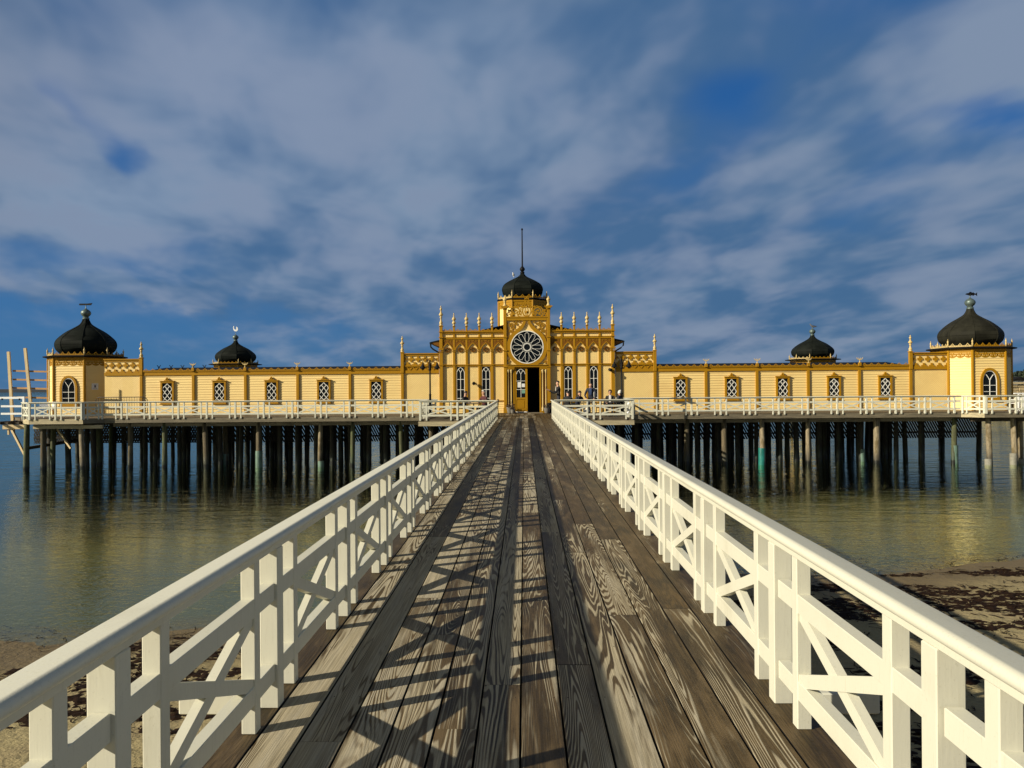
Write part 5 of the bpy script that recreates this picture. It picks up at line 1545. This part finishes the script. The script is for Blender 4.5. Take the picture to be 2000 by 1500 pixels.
    if collar:
        b = MB(); n = 10
        c0 = Vector(lerp(J['pelvis'], J['neck'], .30)); c1 = Vector(J['neck'])
        fwd = Vector(J['front']).normalized(); sd_ = fwd.cross(Vector((0, 0, 1))).normalized()
        pts = []
        for i in range(5):
            k = i / 4; p_ = c0.lerp(c1, k); w_ = .035 + .03 * (1 - abs(k - .6)); dep = .120 + .03 * math.sin(k * PI)
            pts += [p_ + fwd * dep - sd_ * w_, p_ + fwd * (dep + .012) , p_ + fwd * dep + sd_ * w_]
        fs = []
        for i in range(4):
            for j in range(2): fs.append((i * 3 + j, i * 3 + j + 1, i * 3 + 4 + j, i * 3 + 3 + j))
        b.add([tuple(v) for v in pts], fs); co = bpy.data.objects.new('shirt_front', b.mesh('shirt_front', collar, True)); COL.objects.link(co); co.parent = t
    return t
def stand(h=1.78, lean=0.0, wr=((.22, -.12, .86), (-.22, -.12, .86)), el=((.26, .02, 1.10), (-.26, .02, 1.10)), face=(0, -1, 0), headoff=(0, 0, 0)):
    k = h / 1.78; L = lean
    J = dict(pelvis=(0, 0, .96), neck=(0, -L * .8, 1.50 - L * .15), head=(headoff[0], -L * 1.15 - .02 + headoff[1], 1.655 - L * .32 + headoff[2]), face=face, front=(0, -1, 0),
             shl=(.19, -L * .75, 1.42 - L * .14), shr=(-.19, -L * .75, 1.42 - L * .14), ell=el[0], elr=el[1], wrl=wr[0], wrr=wr[1],
             hipl=(.09, 0, .92), hipr=(-.09, 0, .92), knl=(.10, -.02, .50), knr=(-.10, .01, .50), anl=(.10, .02, .09), anr=(-.11, .05, .09))
    for q in J:
        if q not in ('face', 'front'): J[q] = tuple(v * k for v in J[q])
    return J
def sit(lean=.05, h=1.0, wr=((.14, -.36, .78), (-.14, -.36, .78)), el=((.26, -.14, .76), (-.26, -.14, .76)), face=(0, -1, 0), hd=(0, 0, 0)):
    return dict(pelvis=(0, 0, .56), neck=(0, -lean, 1.08 * h), head=(hd[0], -lean - .04 + hd[1], 1.235 * h + hd[2]), face=face, front=(0, -1, 0),
                shl=(.18, -lean, 1.0 * h), shr=(-.18, -lean, 1.0 * h), ell=el[0], elr=el[1], wrl=wr[0], wrr=wr[1],
                hipl=(.09, -.04, .54), hipr=(-.09, -.04, .54), knl=(.11, -.44, .52), knr=(-.11, -.44, .52), anl=(.11, -.40, .09), anr=(-.11, -.42, .09))

def chair(label, x, y, rz, mat, group):
    t = thing('terrace_chair', label, 'chair', (x, y, DECK), group, (0, 0, rz))
    b = MB(); b.cbox(-.23, .23, -.22, .22, .43, .465, .01); o = b.build('seat', mat); o.parent = t
    b = MB()
    for k in range(4): b.cbox(-.22, .22, .20 + .012 * k, .225 + .012 * k, .58 + .085 * k, .645 + .085 * k, .006)
    o = b.build('backrest', mat); o.parent = t
    for sx in (-1, 1):
        for sy in (-1, 1):
            b = MB(); b.beam((sx * .21, sy * .20, .44), (sx * .23, sy * .24, 0), .03, .03)
            if sy > 0: b.beam((sx * .21, .20, .44), (sx * .21, .25, .92), .03, .03)
            o = b.build('leg', mat); o.parent = t
        b = MB(); b.beam((sx * .245, -.20, .66), (sx * .245, .22, .66), .04, .025); b.beam((sx * .24, -.2, .44), (sx * .245, -.2, .66), .025, .025); o = b.build('armrest', mat); o.parent = t
    return t
def table(label, x, y, mat, group, r=.40):
    t = thing('terrace_table', label, 'table', (x, y, DECK), group)
    b = MB(); b.lathe([(r, 0), (r + .01, .01), (r, .03)], (0, 0, .71), 24); o = b.build('table_top', mat); o.parent = t
    b = MB(); b.lathe([(.035, .03), (.03, .71)], (0, 0, 0), 10); o = b.build('column', mat); o.parent = t
    for k in range(4):
        a = PI / 4 + k * PI / 2; b = MB(); b.beam((0, 0, .10), (.34 * math.cos(a), .34 * math.sin(a), .015), .05, .03); o = b.build('foot', mat); o.parent = t
    return t
def at(px, y): return ux(px, y)
GC = 'dark terrace chairs'; GT = 'terrace tables'
# left terrace: two people at a table by the windows
yl = 40.3
person('person in dark clothes seated with back to the left lancet window', (at(906, yl), yl + .1, DECK), R(60), sit(.06, 1.0), M_black, M_jean, M_hairdark, 'people on the terraces')
person('white haired person with dark glasses in a maroon jacket seated left of the door', (at(946, yl), yl, DECK), R(-42), sit(.04, 1.03, wr=((.12, -.40, .80), (-.16, -.30, .74))), M_maroon, M_jean, M_hairwhite, 'people on the terraces')
chair('dark chair under the seated person by the left lancet window', at(906, yl), yl + .1, R(60), M_black, GC)
chair('dark chair under the white haired person left of the door', at(946, yl), yl, R(-42), M_black, GC)
chair('empty dark chair with its back turned at the left end of the terrace table', at(887, yl), yl - .2, R(95), M_black, GC)
chair('empty dark chair nearest the door, left of the pier', at(963, yl), yl + .5, R(-80), M_black, GC)
table('dark table between the two seated people left of the pier', at(926, yl), yl - .45, M_black, GT)
# right terrace
ym = 40.4
pm = person('person standing by the door in a black jacket, holding up a phone', (at(1091, ym), ym, DECK), R(-82), stand(1.88, .02, wr=((.12, -.50, 1.30), (-.13, -.52, 1.33)), el=((.24, -.22, 1.16), (-.24, -.20, 1.14)), face=(0, -1, -.05)), M_black, M_jean, M_hairdark, 'people on the terraces', collar=M_shirt)
b = MB(); b.cbox(-.04, .04, -.006, .006, -.08, .08, .004); ph = b.build('phone', M_black, None); ph.location = (at(1091, ym) - .66, ym - .08, DECK + 1.50); ph.rotation_euler = (0, R(14), R(98))
tag(ph, 'small black phone held up by the person standing at the door', 'phone')
yb = 40.2
person('bald person standing behind the terrace table in a dark open jacket and blue shirt', (at(1154, yb), yb, DECK), R(-12), stand(1.78, .10, wr=((.20, -.36, .92), (-.18, -.38, .92)), el=((.31, -.10, 1.10), (-.31, -.10, 1.10)), face=(.0, -1, -.45)), M_navy, M_jean, None, 'people on the terraces', collar=M_blue)
person('person seated with head bowed and chin on one hand, right of the door', (at(1128, yb), yb + .2, DECK), R(35), sit(.16, .97, wr=((.14, -.40, .80), (-.06, -.24, 1.06)), el=((.26, -.2, .78), (-.20, -.30, .80)), face=(0, -1, -.5)), M_navy, M_jean, M_hairdark, 'people on the terraces')
person('dark clothed person seated with the back turned, below the lancet window right of the door', (at(1110, yb), yb + .9, DECK), R(165), sit(.10, .97), M_black, M_jean, M_hairdark, 'people on the terraces')
person('dark haired seated person in a black coat with pale collar, left of the right lamp', (at(1192, yb), yb + .1, DECK), R(-10), sit(.03, 1.02, wr=((.18, -.32, .72), (-.20, -.30, .72))), M_black, M_jean, M_hairdark, 'people on the terraces', hairlen=.09, collar=M_shirt)
person('white haired seated person turned away beside the right lamp post', (at(1210, yb), yb + .5, DECK), R(100), sit(.04, 1.0), M_navy, M_jean, M_hairwhite, 'people on the terraces', hairlen=.08)
for px, dy, rz, lb in ((1128, .2, 35, 'dark chair under the person with bowed head'), (1110, .9, 165, 'dark chair under the person with the back turned'), (1192, .1, -10, 'dark chair under the person in the black coat'),
                       (1210, .5, 100, 'dark chair under the white haired person by the right lamp'), (1175, .6, -70, 'empty dark chair behind the bald person')):
    chair(lb, at(px, yb + dy), yb + dy, R(rz), M_black, GC)
table('dark table in front of the bald person on the right terrace', at(1148, yb - .6), yb - .6, M_black, GT, .45)
table('dark table in front of the person in the black coat on the right terrace', at(1196, yb - .7), yb - .7, M_black, GT, .38)
b = MB(); x, y = at(1144, 38.3), 38.25
for k, (dx_, dz_, r_) in enumerate(((0, 0, .10), (.10, .04, .08), (-.08, .05, .07), (.05, .12, .07), (.02, -.10, .06))): b.ball((x + dx_, y, DECK + .30 + dz_), r_, 8)
tag(b.build('cloth_bundle', M_white2, None, True), 'crumpled white cloth bundle under the table behind the right terrace railing', 'bundle')
b = MB(); x = at(1226, 38.2); 
for k in range(6): b.ball((x + .05 * math.sin(k * 2), 38.2, DECK + .22 + .12 * k), .09 - .004 * k, 8)
tag(b.build('white_bag', M_white2, None, True), 'white bag hanging inside the corner of the right terrace railing', 'bag')
b = MB(); x0 = at(1238, 42.9); b.add([(x0, 42.9, DECK + .50), (x0 + .75, 42.9, DECK + .06), (x0 + .75, 43.6, DECK + .06), (x0, 43.6, DECK + .50), (x0, 42.9, DECK + .56), (x0 + .78, 42.9, DECK + .12), (x0 + .78, 43.6, DECK + .12), (x0, 43.6, DECK + .56)],
      [(0, 3, 2, 1), (4, 5, 6, 7), (0, 1, 5, 4), (1, 2, 6, 5), (2, 3, 7, 6), (3, 0, 4, 7)])
for sx in (0, .7): b.box(x0 + .01, x0 + .07, 42.95 + sx * .8, 43.02 + sx * .8, DECK, DECK + .50)
tag(b.build('sloping_ramp', M_fascia, None), 'short grey sloping ramp behind the corner of the right terrace railing', 'ramp')

# plants by the door
rng = random.Random(4)
def pot(label, x, y, s, leafm, flow):
    t = thing('potted_plant', label, 'plant', (x, y, DECK + .01), 'planters by the door')
    b = MB(); b.lathe([(.13 * s, 0), (.15 * s, .03), (.19 * s, .26 * s), (.21 * s, .27 * s), (.20 * s, .31 * s), (.17 * s, .31 * s)], (0, 0, 0), 14); o = b.build('pot', M_pot, None, True); o.parent = t
    b = MB()
    for k in range(170):
        a = rng.uniform(0, 2 * PI); r_ = .25 * s * rng.random() ** .5; h_ = .30 * s + .30 * s * rng.random() * (1.2 - r_ / (.3 * s))
        q = .03 * s; d1 = Vector((rng.uniform(-1, 1), rng.uniform(-1, 1), rng.uniform(-.3, 1))).normalized() * q * 1.6; d2 = Vector((rng.uniform(-1, 1), rng.uniform(-1, 1), rng.uniform(-1, 1))).normalized() * q * .6
        c = Vector((r_ * math.cos(a), r_ * math.sin(a), h_)); b.add([c - d1, c + d2, c + d1, c - d2], [(0, 1, 2, 3)], 1 if rng.random() < flow else 0)
    o = b.build('foliage', [leafm, M_flower]); o.parent = t
pot('larger dark heather planter standing left of the entrance columns', fx(997), 45.55, 1.15, M_plant, .5)
pot('small low planter at the foot of the left entrance columns', fx(1002), 45.3, .72, M_plant, .3)
pot('stone planter with dark leaves right of the entrance columns', fx(1068), 45.45, 1.0, M_plant, .25)
b = MB(); xq = fx(1074); b.cbox(xq - .16, xq + .16, 45.5, 45.8, DECK + .01, DECK + .50, .03); b.ball((xq, 45.65, DECK + .55), .15, 8, sc=(1, 1, .5))
tag(b.build('waste_bin', M_iron, None), 'dark round topped bin between the planter and the right railing end', 'bin')

# twin lamps
def lamp(x, y, label):
    t = thing('street_lamp', label, 'street lamp', (x, y, DECK), 'twin arm lamps on the terraces')
    b = MB(); b.lathe([(.12, 0), (.12, .04), (.085, .08), (.07, .30), (.085, .33), (.065, .38), (.058, 1.15), (.075, 1.18), (.045, 1.24), (.040, 2.45), (.07, 2.48), (.08, 2.56), (.05, 2.62), (.045, 2.92), (.06, 2.95), (.02, 3.02)], (0, 0, 0), 12); o = b.build('pole', M_iron, None, True); o.parent = t
    for sg in (-1, 1):
        b = MB()
        b.tube([(sg * .04, 0, 2.52), (sg * .07, 0, 2.80), (sg * .10, 0, 2.94), (sg * .17, 0, 3.07), (sg * .25, 0, 3.11), (sg * .33, 0, 3.06), (sg * .375, 0, 2.95), (sg * .38, 0, 2.84)], .018, 8)
        b.tube([(sg * .05, 0, 2.60), (sg * .12, 0, 2.66), (sg * .10, 0, 2.74)], .012, 6)
        o = b.build('arm', M_iron, None, True); o.parent = t
        b = MB(); b.lathe([(.02, .0), (.05, -.02), (.055, -.08), (.085, -.13), (.16, -.26), (.175, -.275), (.17, -.28)], (sg * .38, 0, 2.85), 14); sh = b.build('lamp_shade', M_iron, None, True); sh.parent = t
        b = MB(); b.ball((sg * .38, 0, 2.56), .075, 10, sc=(1, 1, .9)); g_ = b.build('globe', M_glass, None, True); loc = Vector(g_.location) - Vector(sh.location); g_.parent = sh; g_.location = loc
lamp(at(840, 40.6), 40.6, 'black twin arm lamp post at the end of the terrace left of the pier')
lamp(at(1214.3, 40.6), 40.6, 'black twin arm lamp post at the end of the terrace right of the pier')

# crowd barrier
t = thing('crowd_barrier', 'rust brown steel crowd barrier standing in front of the left herringbone panel', 'barrier', (at(237, 43.6), 43.6, DECK))
x0, x1 = at(187, 43.6) - t.location.x, at(287.5, 43.6) - t.location.x
b = MB(); b.tube([(x0, 0, .06), (x0, 0, 1.0), (x0 + .10, 0, 1.12), (x0 + .22, 0, 1.15), (x1 - .22, 0, 1.15), (x1 - .10, 0, 1.12), (x1, 0, 1.0), (x1, 0, .06)], .022, 8); b.tube([(x0, 0, .22), (x1, 0, .22)], .018, 8); o = b.build('frame', M_steel, None, True); o.parent = t
b = MB(); n_ = 20
for k in range(1, n_): b.tube([(x0 + (x1 - x0) * k / n_, 0, .22), (x0 + (x1 - x0) * k / n_, 0, 1.14)], .009, 5)
b.tube([(x0, 0, .98), (x1, 0, .98)], .012, 6); o = b.build('bar_infill', M_steel, None, True); o.parent = t
for sx in (x0 + .35, x1 - .35):
    b = MB(); b.beam((sx, -.28, .02), (sx, .28, .02), .05, .02); b.beam((sx, 0, .02), (sx, 0, .22), .03, .03); o = b.build('foot', M_steel); o.parent = t

# loose timber frame and boarding gate at the left end
YS = 44.6
t = thing('timber_frame', 'tall frame of fresh timber with four orange rungs beside the left tower', 'frame', (at(40, YS), YS, 2.5))
def w2(px, py, y=YS): return (ux(px, y) - t.location.x, y - YS, uz(px, py, y) - 2.5)
for (a, c) in (((17, 686), (25.5, 846)), ((49.5, 679), (59.5, 786))):
    b = MB(); b.beam(w2(*a), w2(*c), .16, .10); o = b.build('upright', M_newpale); o.parent = t
for py in (724.5, 741.5, 758.3, 776.5):
    b = MB(); p0 = w2(23, py - .7); p1 = w2(95, py + 1.2); b.beam((p0[0], .10, p0[2]), (p1[0], .10, p1[2]), .05, .10); o = b.build('rung', M_new); o.parent = t
b = MB(); p0 = w2(94.6, 703); p1 = w2(94.8, 784); b.beam((p0[0], .05, p0[2]), (p1[0], .05, p1[2]), .06, .06); o = b.build('wall_batten', M_newpale); o.parent = t
t = thing('boarding_gate', 'three white bars of a gate reaching out from the far left corner post', 'gate', (ux(46, 43), 43.0, DECK))
def w3(px, py, y=43.0): return (ux(px, y) - t.location.x, y - 43.0, uz(px, py, y) - DECK)
for a, c, h_ in (((-6, 777.5), (46, 776.8), .12), ((2, 793.8), (46, 793.8), .11), ((2, 808.6), (46, 808.4), .11)):
    b = MB(); b.beam(w3(*a), w3(*c), .05, h_); o = b.build('rail', M_white2); o.parent = t
b = MB(); p0 = w3(46.5, 774.5); p1 = w3(46.5, 821); b.beam(p0, p1, .11, .11); o = b.build('post', M_white2); o.parent = t
for px in (5, 39):
    b = MB(); p0 = w3(px, 780); b.lathe([(.03, -.05), (.05, 0), (.03, .05)], (p0[0], -.05, p0[2]), 8); o = b.build('hinge_bolt', M_iron); o.parent = t
t = thing('side_platform', 'small projecting timber platform with a raking strut at the far left', 'platform', (-28.85, 43.6, 2.4))
b = MB(); b.box(-.75, .72, -.6, 2.0, .12, .24); o = b.build('platform_boards', M_under); o.parent = t
b = MB(); b.cbox(-.62, .75, -.62, -.52, -.14, .11, .01); o = b.build('front_beam', M_newpale); o.parent = t
b = MB(); b.beam((-.36, -.5, -.15), (-.34, -.5, -.45), .09, .09); o = b.build('stub', M_newpale); o.parent = t
b = MB(); b.beam((-.18, -.5, -.13), (.72, -.6, -1.75), .11, .11); o = b.build('strut', M_newpale); o.parent = t
b = MB(); b.beam((1.95, .3, -.2), (2.85, .1, -1.30), .10, .10); o = b.build('strut', M_newpale); o.parent = t
# white chairs by the towers
for px, y, rz, lb in ((84, 43.6, 20, 'white garden chair nearest the far left corner, behind the railing'), (98, 43.9, -30, 'white garden chair against the left tower wall'), (1984, 43.2, 200, 'white garden chair at the far right end by the railing'), (1996, 43.8, 170, 'white garden chair half cut off at the right edge')):
    chair(lb, at(px, y), y, R(rz), M_white2, 'white garden chairs by the towers')
# white bench rail at the right edge
t = thing('slatted_bench', 'white slatted high bench at the right end of the promenade', 'bench', (at(1996, 42.5), 42.5, DECK))
b = MB(); b.cbox(-.45, .6, -.04, .04, .97, 1.03, .008); b.cbox(-.42, .6, -.02, .02, .70, .78, .006); o = b.build('back_rail', M_white2); o.parent = t
for x in (-.2, .05, .3):
    b = MB(); b.cbox(x - .03, x + .03, -.03, .03, 0, .97, .005); o = b.build('leg', M_white2); o.parent = t

# gulls
def gull(label, x, y, z, sc, body, wing_, rz):
    t = thing('gull', label, 'gull', (x, y, z), None, (0, 0, rz))
    P = {'b0': (0, 0, .16 * sc, .075 * sc), 'b1': (.13 * sc, 0, .15 * sc, .065 * sc), 'b2': (.30 * sc, 0, .15 * sc, .02 * sc), 'n': (-.10 * sc, 0, .24 * sc, .05 * sc), 'h': (-.13 * sc, 0, .32 * sc, .048 * sc), 'k': (-.20 * sc, 0, .315 * sc, .012 * sc),
         'l0': (.03 * sc, .03 * sc, .08 * sc, .014 * sc), 'l1': (.03 * sc, .03 * sc, .0, .010 * sc), 'r0': (.03 * sc, -.03 * sc, .08 * sc, .014 * sc), 'r1': (.03 * sc, -.03 * sc, .0, .010 * sc)}
    E = [('b0', 'b1'), ('b1', 'b2'), ('b0', 'n'), ('n', 'h'), ('h', 'k'), ('b0', 'l0'), ('l0', 'l1'), ('b0', 'r0'), ('r0', 'r1')]
    me = skin_mesh(P, E, 'body'); me.materials.append(body); o = bpy.data.objects.new('body', me); COL.objects.link(o); o.parent = t
    for sg in (-1, 1):
        b = MB(); b.add([(-.08 * sc, sg * .075 * sc, .19 * sc), (.05 * sc, sg * .085 * sc, .21 * sc), (.36 * sc, sg * .02 * sc, .17 * sc), (.06 * sc, sg * .08 * sc, .11 * sc)], [(0, 1, 2, 3)]); b.add([(-.08 * sc, sg * .06 * sc, .19 * sc), (.05 * sc, sg * .07 * sc, .21 * sc), (.36 * sc, sg * .005 * sc, .17 * sc), (.06 * sc, sg * .065 * sc, .11 * sc)], [(0, 3, 2, 1)])
        o = b.build('wing', wing_); o.parent = t
gull('white gull resting on the slope of the black entrance dome', ux(1004.5, 49) , 48.9, uz(1004.5, 541.0, 48.9), .85, M_feather, M_feather, R(80))
gull('dark gull perched on the ball of the right rear dome', 28.84, 77.4, 10.06, 1.45, M_gullgrey, M_gullgrey, 0)

# right shore: breakwater, house and trees
yb_ = 112.0
b = MB(); rng = random.Random(9)
xs = [66 + k * 2.2 for k in range(26)]
t = thing('stone_breakwater', 'sunlit rough stone breakwater at the far right edge', 'breakwater', (80, yb_, 0))
for r_ in range(9):
    z = r_ * .48; x = 66 + rng.uniform(0, .7)
    while x < 122:
        w_ = rng.uniform(.6, 1.3); b.cbox(x - 80, x + w_ - .03 - 80, -.1 + rng.uniform(-.10, .04), 1.2, z, z + .46, .06); x += w_
M_block = simple('rough_breakwater_stone', (.34, .26, .14), .9, .5, .9, (1, 1, 1), .5, 6)
o = b.build('stone_courses', M_block); o.parent = t; o.location = Vector(o.location)
b = MB(); b.cbox(-14.2, 42, -.35, 1.5, 4.32, 4.62, .05); o = b.build('coping', simple('pale_coping_stone', (.42, .34, .20), .9, .3, .5), None); o.parent = t
# house
hx, hy = ux(1993, 150), 150.0
t = thing('summer_house', 'small white gabled house with a dark roof among the trees at the far right', 'house', (hx, hy, 4.0))
b = MB(); b.box(-1.6, 1.6, 0, 4, 0, 1.0); o = b.build('wall', M_white2); o.parent = t
b = MB(); b.prism([(-2.0, .95), (2.0, .95), (0, 1.75)], -.3, 4.3); o = b.build('roof', M_roof); o.parent = t
b = MB(); b.box(-.5, .5, -.05, -.01, .3, .8); o = b.build('window', M_glass); o.parent = t
M_leafd = simple('dark_pine_foliage', (.012, .022, .012), .85, .5, .6, fine=4); M_leaf2 = simple('olive_tree_foliage', (.022, .034, .014), .85, .5, .6, fine=4)
rng = random.Random(12)
def tree(label, x, y, z, h, wdt, mat):
    t = thing('shore_tree', label, 'tree', (x, y, z), 'trees on the far right shore')
    b = MB(); b.lathe([(.22, -1), (.16, h * .4), (.05, h * .9)], (0, 0, 0), 7); o = b.build('trunk', M_under); o.parent = t
    b = MB()
    for k in range(420):
        a = rng.uniform(0, 2 * PI); u = rng.random(); hh = .25 + .78 * u; rr = wdt * (math.sin(PI * min(1, (1.02 - u * .92))) ** .6) * (rng.random() ** .45) * (1 + .25 * math.sin(3 * a + h))
        c = Vector((rr * math.cos(a), rr * math.sin(a), h * hh)); q = rng.uniform(.14, .34)
        d1 = Vector((rng.uniform(-1, 1), rng.uniform(-1, 1), rng.uniform(-1, 1))).normalized() * q; d2 = Vector((rng.uniform(-1, 1), rng.uniform(-1, 1), rng.uniform(-1, 1))).normalized() * q
        b.add([c - d1, c + d2, c + d1, c - d2], [(0, 1, 2, 3)])
    o = b.build('crown', mat); o.parent = t
for k, (px, top, y) in enumerate(((1972, 735, 172), (1978, 731, 170), (1985, 728.5, 176), (1991, 726.5, 174), (1998, 727, 170), (2006, 724, 176), (2016, 727, 172), (1981, 737, 160), (2003, 734, 164))):
    z = 3.2; h_ = max(2.0, uz(px, top, y) - z)
    tree('leafy tree in the dark clump on the far right shore, behind the house and breakwater', ux(px, y), y, z, h_, 1.15, M_leafd if k % 2 else M_leaf2)
